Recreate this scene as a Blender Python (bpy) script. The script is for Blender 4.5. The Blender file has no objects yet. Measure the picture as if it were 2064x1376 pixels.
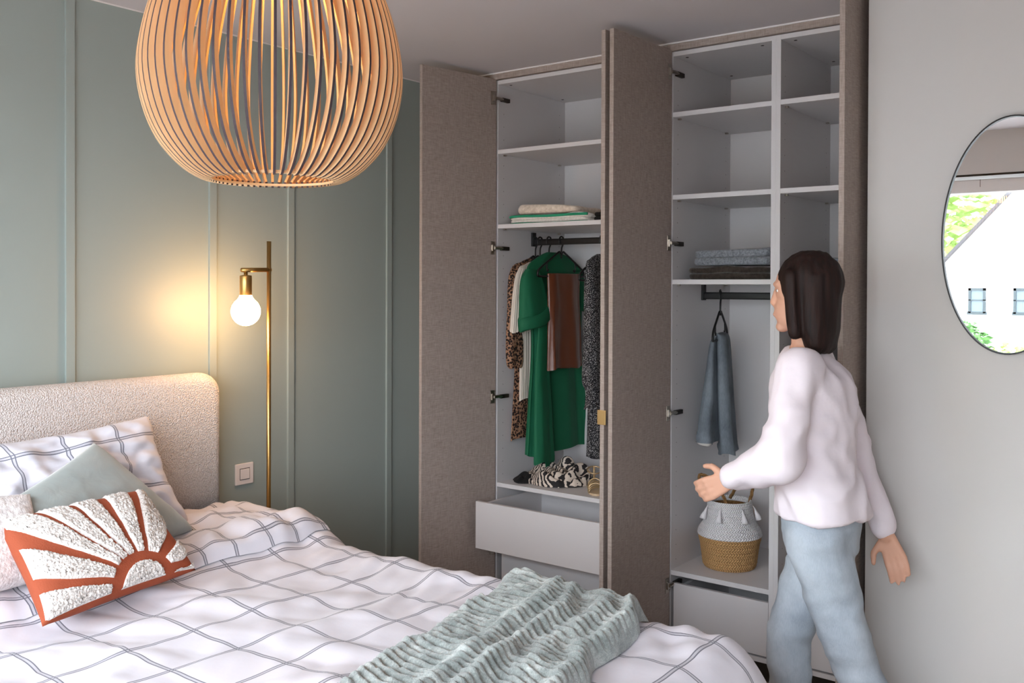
import bpy, bmesh, math, random
from mathutils import Vector, Matrix, noise
random.seed(7)
SC = bpy.context.scene
COL = SC.collection
PI = math.pi
V = Vector

# ------------------------------------------------------------------ camera, world, exposure
YAW, PITCH, ROLL = math.radians(37.387), math.radians(0.538), math.radians(0.202)
_r = V((math.cos(YAW), math.sin(YAW), 0)); _f = V((-math.sin(YAW), math.cos(YAW), 0)); _u = V((0, 0, 1))
_f2 = _f*math.cos(PITCH) - _u*math.sin(PITCH); _u2 = _u*math.cos(PITCH) + _f*math.sin(PITCH)
_cr = _r*math.cos(ROLL) + _u2*math.sin(ROLL); _cu = -_r*math.sin(ROLL) + _u2*math.cos(ROLL)
cd = bpy.data.cameras.new('camera'); cam = bpy.data.objects.new('camera', cd); COL.objects.link(cam)
cam.matrix_world = Matrix(((_cr.x, _cu.x, -_f2.x, 0), (_cr.y, _cu.y, -_f2.y, 0), (_cr.z, _cu.z, -_f2.z, 1.62), (0, 0, 0, 1)))
cd.sensor_fit = 'HORIZONTAL'; cd.sensor_width = 36.0
cd.lens = 1921.77/2064*36.0
cd.shift_y = -93.0/2064
cd.clip_start = 0.02; cd.clip_end = 200
SC.camera = cam

SKY_STRENGTH = 7.7
world = bpy.data.worlds.new('sky'); SC.world = world; world.use_nodes = True
_wn = world.node_tree.nodes; _wl = world.node_tree.links
_bg = _wn['Background']
_tc = _wn.new('ShaderNodeTexCoord'); _sx = _wn.new('ShaderNodeSeparateXYZ'); _cr2 = _wn.new('ShaderNodeValToRGB')
_wl.new(_tc.outputs['Generated'], _sx.inputs[0]); _wl.new(_sx.outputs['Z'], _cr2.inputs[0])
_cr2.color_ramp.elements[0].position = 0.0; _cr2.color_ramp.elements[0].color = (0.84, 0.915, 1.0, 1)
_cr2.color_ramp.elements[1].position = 1.0; _cr2.color_ramp.elements[1].color = (0.80, 0.885, 1.0, 1)
_wl.new(_cr2.outputs[0], _bg.inputs[0]); _bg.inputs[1].default_value = SKY_STRENGTH

# portal in the window opening: guides the sampling of the sky light, gives no light of its own
pl = bpy.data.lights.new('window_portal', 'AREA'); pl.shape = 'RECTANGLE'; pl.size = 3.75; pl.size_y = 2.3
pl.cycles.is_portal = True
plo = bpy.data.objects.new('window_portal', pl); COL.objects.link(plo)
plo.location = (-1.325, -0.40, 1.215); plo.rotation_euler = (math.radians(90), 0, 0)

SC.view_settings.view_transform = 'Standard'
try: SC.view_settings.look = 'None'
except Exception: pass
SC.view_settings.gamma = 1.0
SC.view_settings.use_curve_mapping = False
SC.view_settings.exposure = 0.85
SC.cycles.max_bounces = 10; SC.cycles.diffuse_bounces = 7; SC.cycles.glossy_bounces = 5
SC.cycles.transparent_max_bounces = 12
SC.cycles.caustics_reflective = False; SC.cycles.caustics_refractive = False
SC.cycles.use_denoising = True
SC.cycles.sample_clamp_indirect = 6.0

# ------------------------------------------------------------------ helpers
def lin(c):
    c = c/255.0
    return c/12.92 if c <= 0.04045 else ((c+0.055)/1.055)**2.4
def rgb(t): return (lin(t[0]), lin(t[1]), lin(t[2]), 1)

class NT:
    """tiny node-tree helper"""
    def __init__(s, name):
        s.m = bpy.data.materials.new(name); s.m.use_nodes = True
        s.t = s.m.node_tree; s.n = s.t.nodes; s.l = s.t.links; s.b = s.n['Principled BSDF']
    def new(s, typ, **kw):
        nd = s.n.new(typ)
        for k, v in kw.items(): setattr(nd, k, v)
        return nd
    def sock(s, nd, i, v):
        if isinstance(v, bpy.types.NodeSocket): s.l.new(v, nd.inputs[i])
        else: nd.inputs[i].default_value = v
    def math(s, op, a, b=0.0, c=None):
        nd = s.new('ShaderNodeMath', operation=op); s.sock(nd, 0, a); s.sock(nd, 1, b)
        if c is not None: s.sock(nd, 2, c)
        return nd.outputs[0]
    def mix(s, f, a, b):
        nd = s.new('ShaderNodeMix', data_type='RGBA'); s.sock(nd, 0, f); s.sock(nd, 6, a); s.sock(nd, 7, b)
        return nd.outputs[2]
    def coord(s, kind='Object', scale=(1, 1, 1), rot=(0, 0, 0)):
        tc = s.new('ShaderNodeTexCoord'); mp = s.new('ShaderNodeMapping')
        s.l.new(tc.outputs[kind], mp.inputs[0]); mp.inputs['Scale'].default_value = scale; mp.inputs['Rotation'].default_value = rot
        return mp.outputs[0]
    def noise(s, vec, scale, detail=3, rough=0.5, dist=0.0):
        nd = s.new('ShaderNodeTexNoise'); s.l.new(vec, nd.inputs['Vector'])
        nd.inputs['Scale'].default_value = scale; nd.inputs['Detail'].default_value = detail
        nd.inputs['Roughness'].default_value = rough; nd.inputs['Distortion'].default_value = dist
        return nd.outputs[0]
    def voro(s, vec, scale, feature='F1'):
        nd = s.new('ShaderNodeTexVoronoi', feature=feature); s.l.new(vec, nd.inputs['Vector']); nd.inputs['Scale'].default_value = scale
        return nd.outputs['Distance']
    def ramp(s, f, stops, interp='LINEAR'):
        nd = s.new('ShaderNodeValToRGB'); s.sock(nd, 0, f); cr = nd.color_ramp; cr.interpolation = interp
        while len(cr.elements) < len(stops): cr.elements.new(0.5)
        for e, (p, c) in zip(cr.elements, stops): e.position = p; e.color = c
        return nd.outputs[0]
    def bump(s, h, strength=0.3, dist=0.01):
        nd = s.new('ShaderNodeBump'); s.sock(nd, 'Height', h); nd.inputs['Strength'].default_value = strength; nd.inputs['Distance'].default_value = dist
        s.l.new(nd.outputs[0], s.b.inputs['Normal']); return nd
    def base(s, c): s.sock(s.b, 'Base Color', c)
    def set(s, rough=0.6, metal=0.0, spec=0.4, sheen=0.0):
        s.b.inputs['Roughness'].default_value = rough; s.b.inputs['Metallic'].default_value = metal
        s.b.inputs['Specular IOR Level'].default_value = spec
        if sheen: s.b.inputs['Sheen Weight'].default_value = sheen
        return s

def plain(name, c, rough=0.6, metal=0.0, spec=0.4, nscale=0, nstr=0.1, var=0.0, vscale=4):
    t = NT(name).set(rough, metal, spec); col = rgb(c)
    if var:
        v = t.coord(); f = t.noise(v, vscale, 3)
        a = tuple(x*(1-var) for x in col[:3])+(1,); b = tuple(min(1, x*(1+var)) for x in col[:3])+(1,)
        t.base(t.mix(f, a, b))
    else: t.base(col)
    if nscale: t.bump(t.noise(t.coord(), nscale, 3), nstr, 0.004)
    return t.m

def emit(name, c, s):
    t = NT(name); t.base((0, 0, 0, 1)); t.b.inputs['Emission Color'].default_value = c; t.b.inputs['Emission Strength'].default_value = s
    return t.m

def mesh_obj(name, verts, faces, mats, parent=None, smooth=False, uv=None, fmat=None):
    me = bpy.data.meshes.new(name); me.from_pydata([tuple(v) for v in verts], [], faces)
    if uv is not None:
        ul = me.uv_layers.new(name='UVMap')
        for lp in me.loops: ul.data[lp.index].uv = uv[lp.vertex_index]
    me.update()
    return link(name, me, mats, parent, smooth, fmat)
def link(name, me, mats, parent=None, smooth=False, fmat=None):
    me.name = name
    if not isinstance(mats, (list, tuple)): mats = [mats]
    for m in mats: me.materials.append(m)
    if smooth:
        me.polygons.foreach_set('use_smooth', [True]*len(me.polygons))
    if fmat:
        for p, i in zip(me.polygons, fmat): p.material_index = i
    o = bpy.data.objects.new(name, me); COL.objects.link(o)
    if parent: adopt(o, parent)
    return o
def wloc(o):
    return o.matrix_parent_inverse @ Matrix.Translation(o.location) if False else None
def adopt(o, parent):
    """parent while leaving the child's world-space mesh where it is"""
    o.parent = parent
    p = parent; t = V((0, 0, 0))
    while p is not None and p.type == 'EMPTY':
        t += p.location; p = p.parent
    if parent.type == 'EMPTY': o.matrix_parent_inverse = Matrix.Translation(t).inverted()
def bm_obj(name, bm, mats, parent=None, smooth=False, recalc=True):
    if recalc: bmesh.ops.recalc_face_normals(bm, faces=bm.faces[:])
    me = bpy.data.meshes.new(name); bm.to_mesh(me); bm.free()
    return link(name, me, mats, parent, smooth)
def thing(name, label, cat, loc, group=None):
    o = bpy.data.objects.new(name, None); COL.objects.link(o); o.empty_display_size = 0.05
    o.location = loc; o['label'] = label; o['category'] = cat
    if group: o['group'] = group
    return o
def tag(o, label, cat, group=None):
    o['label'] = label; o['category'] = cat
    if group: o['group'] = group
    return o
def struct(o): o['kind'] = 'structure'; return o

def add_box(bm, a, b, M=None, bev=0.0):
    x0, y0, z0 = a; x1, y1, z1 = b
    vs = [bm.verts.new((x, y, z)) for z in (z0, z1) for x, y in ((x0, y0), (x1, y0), (x1, y1), (x0, y1))]
    fs = [bm.faces.new([vs[i] for i in q]) for q in ((3, 2, 1, 0), (4, 5, 6, 7), (0, 1, 5, 4), (1, 2, 6, 5), (2, 3, 7, 6), (3, 0, 4, 7))]
    if bev:
        es = list({e for f in fs for e in f.edges})
        r = bmesh.ops.bevel(bm, geom=es, offset=bev, segments=2, affect='EDGES', profile=0.6)
        vs = list({v for f in r['faces'] for v in f.verts} | {v for v in vs if v.is_valid})
    if M is not None:
        for v in vs: v.co = M @ v.co
    return vs
def box(name, a, b, mat, parent=None, M=None, bev=0.0):
    bm = bmesh.new(); add_box(bm, a, b, M, bev); return bm_obj(name, bm, mat, parent)
def frame_of(d):
    d = d.normalized(); up = V((0, 0, 1)) if abs(d.z) < 0.95 else V((1, 0, 0))
    a = d.cross(up).normalized(); return a, a.cross(d).normalized()
def add_tube(bm, pts, rad, n=10, cap=True, closed=False):
    pts = [V(p) for p in pts]; m = len(pts); rings = []
    a = None
    for i, p in enumerate(pts):
        if closed: d = pts[(i+1) % m] - pts[i-1]
        else: d = pts[min(i+1, m-1)] - pts[max(i-1, 0)]
        d.normalize()
        if a is None: a, b = frame_of(d)
        else:
            a = (a - d*a.dot(d)).normalized(); b = a.cross(d).normalized()
        r = rad[i] if isinstance(rad, (list, tuple)) else rad
        rings.append([bm.verts.new(p + a*r*math.cos(2*PI*k/n) + b*r*math.sin(2*PI*k/n)) for k in range(n)])
    for i in range(m if closed else m-1):
        r0, r1 = rings[i], rings[(i+1) % m]
        for k in range(n): bm.faces.new((r0[k], r0[(k+1) % n], r1[(k+1) % n], r1[k]))
    if cap and not closed:
        bm.faces.new(rings[0]); bm.faces.new(rings[-1][::-1])
    return rings
def tube(name, pts, rad, mat, parent=None, n=10, closed=False):
    bm = bmesh.new(); add_tube(bm, pts, rad, n, True, closed); return bm_obj(name, bm, mat, parent, True)
def add_lathe(bm, prof, c, n=32, capb=True, capt=True, wob=None):
    rings = []
    for r, z in prof:
        rings.append([bm.verts.new((c[0]+(r+(wob(k, z) if wob else 0))*math.cos(2*PI*k/n), c[1]+(r+(wob(k, z) if wob else 0))*math.sin(2*PI*k/n), c[2]+z)) for k in range(n)])
    for i in range(len(prof)-1):
        for k in range(n): bm.faces.new((rings[i][k], rings[i][(k+1) % n], rings[i+1][(k+1) % n], rings[i+1][k]))
    if capb: bm.faces.new(rings[0][::-1])
    if capt: bm.faces.new(rings[-1])
    return rings
def lathe(name, prof, c, mat, parent=None, n=32, capb=True, capt=True, wob=None):
    bm = bmesh.new(); add_lathe(bm, prof, c, n, capb, capt, wob); return bm_obj(name, bm, mat, parent, True)
def grid_faces(nu, nv, wrap=False, off=0):
    f = []
    for j in range(nv-1):
        for i in range(nu if wrap else nu-1):
            i1 = (i+1) % nu
            f.append((off+j*nu+i, off+j*nu+i1, off+(j+1)*nu+i1, off+(j+1)*nu+i))
    return f
def bez(pts, n=12):
    """Catmull-Rom through pts"""
    P = [V(p) for p in pts]; out = []
    for i in range(len(P)-1):
        p0 = P[max(i-1, 0)]; p1 = P[i]; p2 = P[i+1]; p3 = P[min(i+2, len(P)-1)]
        for k in range(n):
            t = k/n
            out.append(0.5*((2*p1)+(p2-p0)*t+(2*p0-5*p1+4*p2-p3)*t*t+(-p0+3*p1-3*p2+p3)*t**3))
    out.append(P[-1]); return out
def nz(x, y=0, z=0): return noise.noise(V((x, y, z)))
def sstep(a, b, x):
    t = min(1, max(0, (x-a)/(b-a))); return t*t*(3-2*t)

# ------------------------------------------------------------------ materials
M_sage = plain('sage_paint', (152, 162, 156), 0.5, spec=0.4)
M_white_wall = plain('white_wall_paint', (200, 197, 194), 0.8, spec=0.2)
M_ceiling = plain('ceiling_paint', (196, 192, 194), 0.85, spec=0.2)
M_caulk = plain('white_caulk', (222, 218, 216), 0.7)
M_melamine = plain('white_melamine', (206, 203, 203), 0.45, spec=0.4)
M_dark_hole = plain('pin_hole_dark', (60, 56, 54), 0.8)
M_black = plain('black_metal', (16, 15, 16), 0.45)
M_blackplastic = plain('black_plastic', (22, 22, 23), 0.4)
M_nickel = plain('nickel', (178, 170, 160), 0.28, 1.0)
M_darksteel = plain('dark_steel', (70, 66, 62), 0.4, 0.9)
M_brass = plain('brushed_brass', (190, 152, 92), 0.32, 1.0)
M_pull = plain('satin_brass', (200, 170, 118), 0.4, 1.0)
M_switch = plain('white_switch_plastic', (226, 216, 210), 0.35)
M_floor = None

def m_linen():
    t = NT('linen_laminate').set(0.6, 0, 0.3)
    a = t.noise(t.coord('Object', (520, 520, 30)), 1.0, 2); b = t.noise(t.coord('Object', (30, 30, 520)), 1.0, 2)
    f = t.math('MULTIPLY', t.math('ADD', a, b), 0.5)
    t.base(t.ramp(f, [(0.36, rgb((141, 128, 120))), (0.62, rgb((174, 160, 152)))]))
    t.bump(f, 0.15, 0.002); return t.m
M_linen = m_linen()

def m_wood_floor():
    t = NT('oak_floor').set(0.5)
    v = t.coord('Object', (1, 8, 1)); f = t.noise(v, 3.0, 5, 0.6)
    t.base(t.ramp(f, [(0.3, rgb((150, 128, 104))), (0.7, rgb((182, 160, 134)))])); return t.m
M_floor = m_wood_floor()

def m_boucle():
    t = NT('boucle').set(0.95, 0, 0.1, 0.3)
    v = t.coord('Object'); w = t.voro(v, 190.0); n = t.noise(v, 380, 2)
    f = t.math('ADD', t.math('MULTIPLY', w, 0.9), t.math('MULTIPLY', n, 0.35))
    t.base(t.ramp(f, [(0.2, rgb((242, 236, 232))), (0.85, rgb((205, 195, 190)))]))
    t.bump(t.math('SUBTRACT', 1.0, f), 0.9, 0.006); return t.m
M_boucle = m_boucle()

def m_check(name, spacing, offu=0.0, offv=0.0, base=(217, 214, 221), line=(96, 96, 107), hw=0.0017, gap=0.0048):
    t = NT(name).set(0.85, 0, 0.15, 0.15)
    tc = t.new('ShaderNodeTexCoord'); sp = t.new('ShaderNodeSeparateXYZ'); t.l.new(tc.outputs['UV'], sp.inputs[0])
    masks = []
    for ax, off in (('X', offu), ('Y', offv)):
        d = t.math('PINGPONG', t.math('ADD', sp.outputs[ax], off), spacing/2)     # 0 on a line's centre
        e = t.math('ABSOLUTE', t.math('SUBTRACT', d, gap))
        lo = t.math('LESS_THAN', e, hw)
        band = t.math('MULTIPLY', t.math('LESS_THAN', d, gap), 0.35)
        masks.append(t.math('MAXIMUM', lo, band))
    f = t.math('MULTIPLY', t.math('MAXIMUM', masks[0], masks[1]), 0.92)
    t.base(t.mix(f, rgb(base), rgb(line)))
    t.bump(t.noise(t.coord('Object'), 28, 3), 0.12, 0.006); return t.m
M_duvet = m_check('checked_cotton', 0.187, 0.0, 0.0)
M_pillowcase = m_check('checked_pillow_cotton', 0.187, 0.05, 0.04)

def m_velvet(name, c, c2, sc=9):
    t = NT(name).set(0.8, 0, 0.2, 0.5)
    f = t.noise(t.coord('Object'), sc, 4, 0.6, 0.6)
    t.base(t.mix(f, rgb(c), rgb(c2))); t.bump(t.noise(t.coord('Object'), 14, 4, 0.5, 1.0), 0.25, 0.01); return t.m
M_velvet = m_velvet('sage_velvet', (140, 150, 148), (166, 174, 171))
def m_fluff(name, c, c2, sc=140, st=0.8):
    t = NT(name).set(0.95, 0, 0.1, 0.4)
    f = t.noise(t.coord('Object'), sc, 3, 0.6); t.base(t.ramp(f, [(0.3, rgb(c2)), (0.65, rgb(c))])); t.bump(f, st, 0.006); return t.m
M_teddy = m_fluff('white_teddy', (236, 230, 228), (196, 188, 186), 90)
M_tuft = m_fluff('white_tuft', (240, 234, 228), (205, 196, 188), 200, 0.7)
M_rust = plain('rust_cotton', (152, 72, 44), 0.85, nscale=220, nstr=0.25, var=0.12, vscale=14)
def m_throw():
    t = NT('sage_faux_fur').set(0.9, 0, 0.15, 0.5)
    a = t.noise(t.coord('Object'), 16, 4, 0.6); b = t.noise(t.coord('Object'), 210, 3, 0.7)
    f = t.math('ADD', t.math('MULTIPLY', a, 0.65), t.math('MULTIPLY', b, 0.35))
    t.base(t.ramp(f, [(0.34, rgb((104, 111, 108))), (0.5, rgb((141, 148, 144))), (0.66, rgb((188, 193, 189)))]))  # ramp puts the pile's shadows and whitish tops into the colour
    t.bump(b, 0.7, 0.005); return t.m
M_throw = m_throw()
M_mattress = plain('beige_mattress', (205, 186, 164), 0.9, nscale=120, nstr=0.2)

def m_slat():
    t = NT('birch_slat').set(0.5, 0, 0.3)
    f = t.noise(t.coord('Object', (30, 30, 3)), 2.0, 3); t.base(t.mix(f, rgb((202, 166, 122)), rgb((222, 188, 146)))); return t.m
M_slat = m_slat()
M_slat_edge = plain('dark_plywood_edge', (58, 44, 48), 0.6)
M_bulb = emit('warm_bulb_glass', (1.0, 0.56, 0.25, 1), 43.0)
M_bulb2 = emit('pendant_bulb_glass', (1.0, 0.50, 0.11, 1), 60.0)

# ------------------------------------------------------------------ room shell
XG, YK, ZC = -3.364, 3.707, 2.67
YM = 3.38                       # face of the wall with the mirror
struct(box('floor', (-3.6, -0.6, -0.1), (1.9, 4.6, 0.0), M_floor))
struct(box('ceiling', (-3.6, -0.6, ZC), (1.9, 4.6, ZC+0.12), M_ceiling))
wl = struct(box('wall_left', (XG-0.15, -0.6, 0), (XG, 4.6, ZC), M_sage))
bm0 = bmesh.new(); add_box(bm0, (XG, -0.017, 0.0), (XG+0.011, 0.017, ZC), None, 0.0015)
bmo = bm_obj('batten', bm0, M_sage, wl); first = True
for y in (0.16, 0.565, 1.17, 1.766, 2.367, 2.773, 3.388):
    o = bmo if first else bmo.copy()
    if not first: COL.objects.link(o); o.parent = wl
    o.location = (0, y, 0); first = False
struct(box('wall_back', (-3.6, 4.34, 0), (-1.0, 4.46, ZC), M_white_wall))
struct(box('wall_right', (-1.032, YM, 0), (1.9, 4.6, ZC), M_white_wall, bev=0.002))
struct(box('wall_east', (1.75, -0.6, 0), (1.9, YM, ZC), plain('greige_bounce_tone', (165, 160, 157), 0.8)))  # wall out of view; its greige is made up to temper bounce light
bm = bmesh.new()                # window wall behind the camera, with the opening left free
YW = -0.25; WX0, WX1, WZ0, WZ1 = -3.2, 0.55, 0.05, 2.385
add_box(bm, (-3.6, YW-0.3, 0), (WX0, YW, ZC)); add_box(bm, (WX1, YW-0.3, 0), (1.9, YW, ZC))
add_box(bm, (WX0, YW-0.3, WZ1), (WX1, YW, ZC)); add_box(bm, (WX0, YW-0.3, 0), (WX1, YW, WZ0))
struct(bm_obj('wall_front', bm, M_white_wall))
# caulk lines where walls meet the ceiling
struct(box('trim_1', (XG, -0.25, ZC-0.005), (XG+0.003, 3.69, ZC), M_caulk))
struct(box('trim_2', (XG, 3.682, ZC-0.006), (-1.035, 3.6875, ZC), M_caulk))

# the window itself (seen in the mirror)
M_frame = plain('white_window_frame', (225, 225, 225), 0.4)
def m_pane():
    t = NT('window_glass'); tr = t.new('ShaderNodeBsdfTransparent'); gl = t.new('ShaderNodeBsdfGlossy'); gl.inputs['Roughness'].default_value = 0.0
    mx = t.new('ShaderNodeMixShader'); mx.inputs[0].default_value = 0.06
    t.l.new(tr.outputs[0], mx.inputs[1]); t.l.new(gl.outputs[0], mx.inputs[2])
    t.l.new(mx.outputs[0], t.n['Material Output'].inputs[0]); return t.m
M_pane = m_pane()
w1 = struct(bpy.data.objects.new('window_1', None)); COL.objects.link(w1); w1.location = (-1.325, YW-0.2, WZ0)
bm = bmesh.new()
add_box(bm, (WX0, YW-0.24, WZ1-0.035), (WX1, YW-0.16, WZ1)); add_box(bm, (WX0, YW-0.24, WZ0), (WX1, YW-0.16, WZ0+0.06))
for x in (WX0, -1.85, -0.65, WX1-0.05): add_box(bm, (x, YW-0.24, WZ0+0.06), (x+0.05, YW-0.16, WZ1-0.035))
bm_obj('window_frame', bm, M_frame, w1)
for a, b in ((WX0+0.05, -1.85), (-1.80, -0.65), (-0.60, WX1-0.05)):
    box('window_pane', (a, YW-0.203, WZ0+0.06), (b, YW-0.197, WZ1-0.035), M_pane, w1)
box('blind_cassette', (WX0+0.01, YW-0.13, 2.262), (WX1-0.01, YW-0.03, 2.352), M_frame, w1, bev=0.008)
box('blind_seam', (-1.40, YW-0.0298, 2.30), (-1.397, YW-0.029, 2.35), M_darksteel, w1)
box('shadow_gap_rail', (WX0, YW-0.02, 2.372), (WX1, YW-0.002, 2.384), M_black, w1)
box('window_sill', (WX0, YW-0.16, WZ0-0.02), (WX1, YW+0.02, WZ0), M_frame, w1)

# ------------------------------------------------------------------ outside: neighbouring house and greenery (seen in the mirror)
M_render = plain('white_render', (240, 238, 234), 0.85)
M_tile = plain('grey_roof_tiles', (70, 66, 68), 0.8, nscale=30, nstr=0.4)
M_ground = plain('neutral_bounce_ground', (168, 164, 160), 0.9, var=0.12, vscale=3)  # ground made neutral grey so its bounce does not tint the room green
def m_leaf(name, c, c2):
    t = NT(name).set(0.6); t.base(t.mix(t.noise(t.coord('Object'), 2.5, 3), rgb(c), rgb(c2))); return t.m
M_leaf = m_leaf('spring_leaves', (138, 168, 92), (188, 206, 130))
M_leaf2 = m_leaf('dark_leaves', (60, 104, 56), (110, 150, 84))
M_bark = plain('bark', (92, 74, 58), 0.9, nscale=20, nstr=0.5)
struct(box('ground', (-60, -60, -0.35), (60, -0.62, -0.25), M_ground))
HY = -14.0
hs = thing('house', 'white rendered gable house with grey roof across the garden outside', 'house', (1.5, HY-4, -0.25))
# gable: verge runs from (-4.78, 2.12) up to (-3.61, 3.42) and on to the ridge
gx0, gz0, sl = -5.6, 1.22, 1.11; ridge_x = -0.6; ridge_z = gz0+(ridge_x-gx0)*sl; gx1 = 2*ridge_x-gx0
def prism(bm, poly, y0, y1):
    a = [bm.verts.new((x, y0, z)) for x, z in poly]; b = [bm.verts.new((x, y1, z)) for x, z in poly]
    bm.faces.new(a); bm.faces.new(b[::-1]); n = len(poly)
    for i in range(n): bm.faces.new((a[i], a[(i+1) % n], b[(i+1) % n], b[i]))
bm = bmesh.new(); prism(bm, [(gx0, -0.25), (gx1, -0.25), (gx1, gz0), (ridge_x, ridge_z), (gx0, gz0)], HY, HY-8); bm_obj('wall', bm, M_render, hs)
for s, xa in ((1, gx0), (-1, gx1)):
    bm = bmesh.new(); ex = xa - s*0.3
    prism(bm, [(ex, gz0-0.333), (ridge_x, ridge_z), (ridge_x, ridge_z+0.07), (ex, gz0-0.333+0.07)], HY+0.18, HY-8.2); bm_obj('roof', bm, M_tile, hs)
for x0 in (-4.33, -3.52, -2.3):
    bm = bmesh.new()
    for a, b in (((x0, 1.12), (x0+0.05, 1.62)), ((x0+0.27, 1.12), (x0+0.32, 1.62)), ((x0, 1.57), (x0+0.32, 1.62)), ((x0-0.02, 1.09), (x0+0.34, 1.15)), ((x0, 1.37), (x0+0.32, 1.39))):
        add_box(bm, (a[0], HY+0.002, a[1]), (b[0], HY+0.05, b[1]))
    wf = bm_obj('house_window', bm, plain('grey_window_frame', (58, 66, 68), 0.5), hs)
    box('pane', (x0+0.05, HY+0.004, 1.15), (x0+0.27, HY+0.02, 1.57), plain('house_glass', (90, 104, 112), 0.1), wf)
def leafy(bm, c, R, n, ls):
    for _ in range(n):
        while True:
            p = V((random.uniform(-1, 1), random.uniform(-1, 1), random.uniform(-1, 1)))
            if 0.35 < p.length < 1: break
        q = V((c[0]+p.x*R[0], c[1]+p.y*R[1], c[2]+p.z*R[2])); d = V((random.gauss(0, 1), random.gauss(0, 1), random.gauss(0, 1))).normalized(); a, b = frame_of(d); s = ls*random.uniform(0.6, 1.4)
        vs = [bm.verts.new(q+a*s), bm.verts.new(q+b*s*0.5), bm.verts.new(q-a*s), bm.verts.new(q-b*s*0.5)]; bm.faces.new(vs)
def tree(name, label, cat, base, h, R, n, mat, ls, trunk=0.15):
    t = thing(name, label, cat, base)
    bm = bmesh.new(); add_tube(bm, [V(base), V(base)+V((0.1, 0, h*0.5)), V(base)+V((0, 0.1, h))], [trunk, trunk*0.8, trunk*0.4], 8); bm_obj('trunk', bm, M_bark, t, True)
    bm = bmesh.new(); leafy(bm, (base[0], base[1], base[2]+h), R, n, ls); o = bm_obj('foliage', bm, mat, t, recalc=False); o['kind'] = 'stuff'
    return t
tree('tree', 'tall light green tree rising behind the roof of the white house outside', 'tree', (-9.5, -27, -0.25), 4.8, (5.2, 2.5, 3.2), 4200, M_leaf, 0.22)
tree('garden_bush', 'dark green bush low in front of the white house outside', 'bush', (-4.25, -13.1, -0.25), 0.75, (0.55, 0.4, 0.5), 700, M_leaf2, 0.07, 0.05)
tree('garden_shrub', 'paler green shrub beside the dark bush outside the white house', 'bush', (-3.45, -12.9, -0.25), 0.45, (0.5, 0.4, 0.4), 500, M_leaf, 0.07, 0.05)
tree('blossom_shrub', 'dark green shrub at the right foot of the white house outside', 'bush', (-2.7, -12.9, -0.25), 0.4, (0.5, 0.4, 0.4), 500, M_leaf2, 0.07, 0.05)

# ------------------------------------------------------------------ wardrobe
T = 0.0195; YB = 4.30; ZTOP = 2.636; ZBOT = 0.086
def rot_at(px, py, deg):
    return Matrix.Translation((px, py, 0)) @ Matrix.Rotation(math.radians(deg), 4, 'Z')
def hinge_bm(M, z, inner, sidex):
    """cup plate on the door's inner face (local y=0 plane, on the 'inner' side), arm towards the cabinet side panel"""
    bm = bmesh.new(); s = inner
    add_box(bm, (0.026, min(0, s*0.004), z-0.031), (0.052, max(0, s*0.004), z+0.031), M, 0.0015)
    return bm
def door(parent, hx, hy, deg, width, inner, hz, side_x, side_dir, handle=False):
    """local x runs from the hinge to the free edge; inner=+1/-1 says on which local-y side the inner face lies"""
    M = rot_at(hx, hy, deg); th = 0.019
    d = box('door', (0.004, min(0, -inner*th), 0.10), (width, max(0, -inner*th), ZTOP+0.004), M_linen, parent, M, 0.0012)
    for z in hz:
        hm = bmesh.new(); s = inner
        add_box(hm, (0.014, min(0, s*0.003), z-0.032), (0.040, max(0, s*0.003), z+0.032), M, 0.001)
        add_box(hm, (0.018, min(0, s*0.010), z-0.016), (0.034, max(0, s*0.010), z+0.016), M, 0.002)
        h = bm_obj('hinge', hm, M_nickel, d)
        hm = bmesh.new()
        a = M @ V((0.022, s*0.008, z)); b = V((side_x+side_dir*0.012, YK+0.022, z-0.001)); c = V((side_x+side_dir*0.012, YK+0.075, z-0.006))
        add_tube(hm, [a, (a+b)*0.5+V((0, 0, 0.001)), b], 0.008, 6); bm_obj('hinge_link', hm, M_nickel, d)
        box('hinge_arm', (min(side_x, side_x+side_dir*0.017), YK+0.015, z-0.011), (max(side_x, side_x+side_dir*0.017), YK+0.075, z+0.008), M_darksteel, d, bev=0.002)
    if handle:
        y0, y1 = (-inner*th-0.004, 0.004) if inner > 0 else (-0.004, th+0.004)
        bm = bmesh.new(); add_box(bm, (width-0.001, min(y0, y1)-0.006, 1.070), (width+0.004, max(y0, y1)+0.006, 1.128), M, 0.001)
        add_box(bm, (width-0.045, (0.001 if inner > 0 else -0.004), 1.070), (width+0.003, (0.004 if inner > 0 else -0.001), 1.128), M, 0.001)
        o = bm_obj('handle', bm, M_pull, d); o['label'] = 'satin brass edge pull'
    return d
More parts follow.
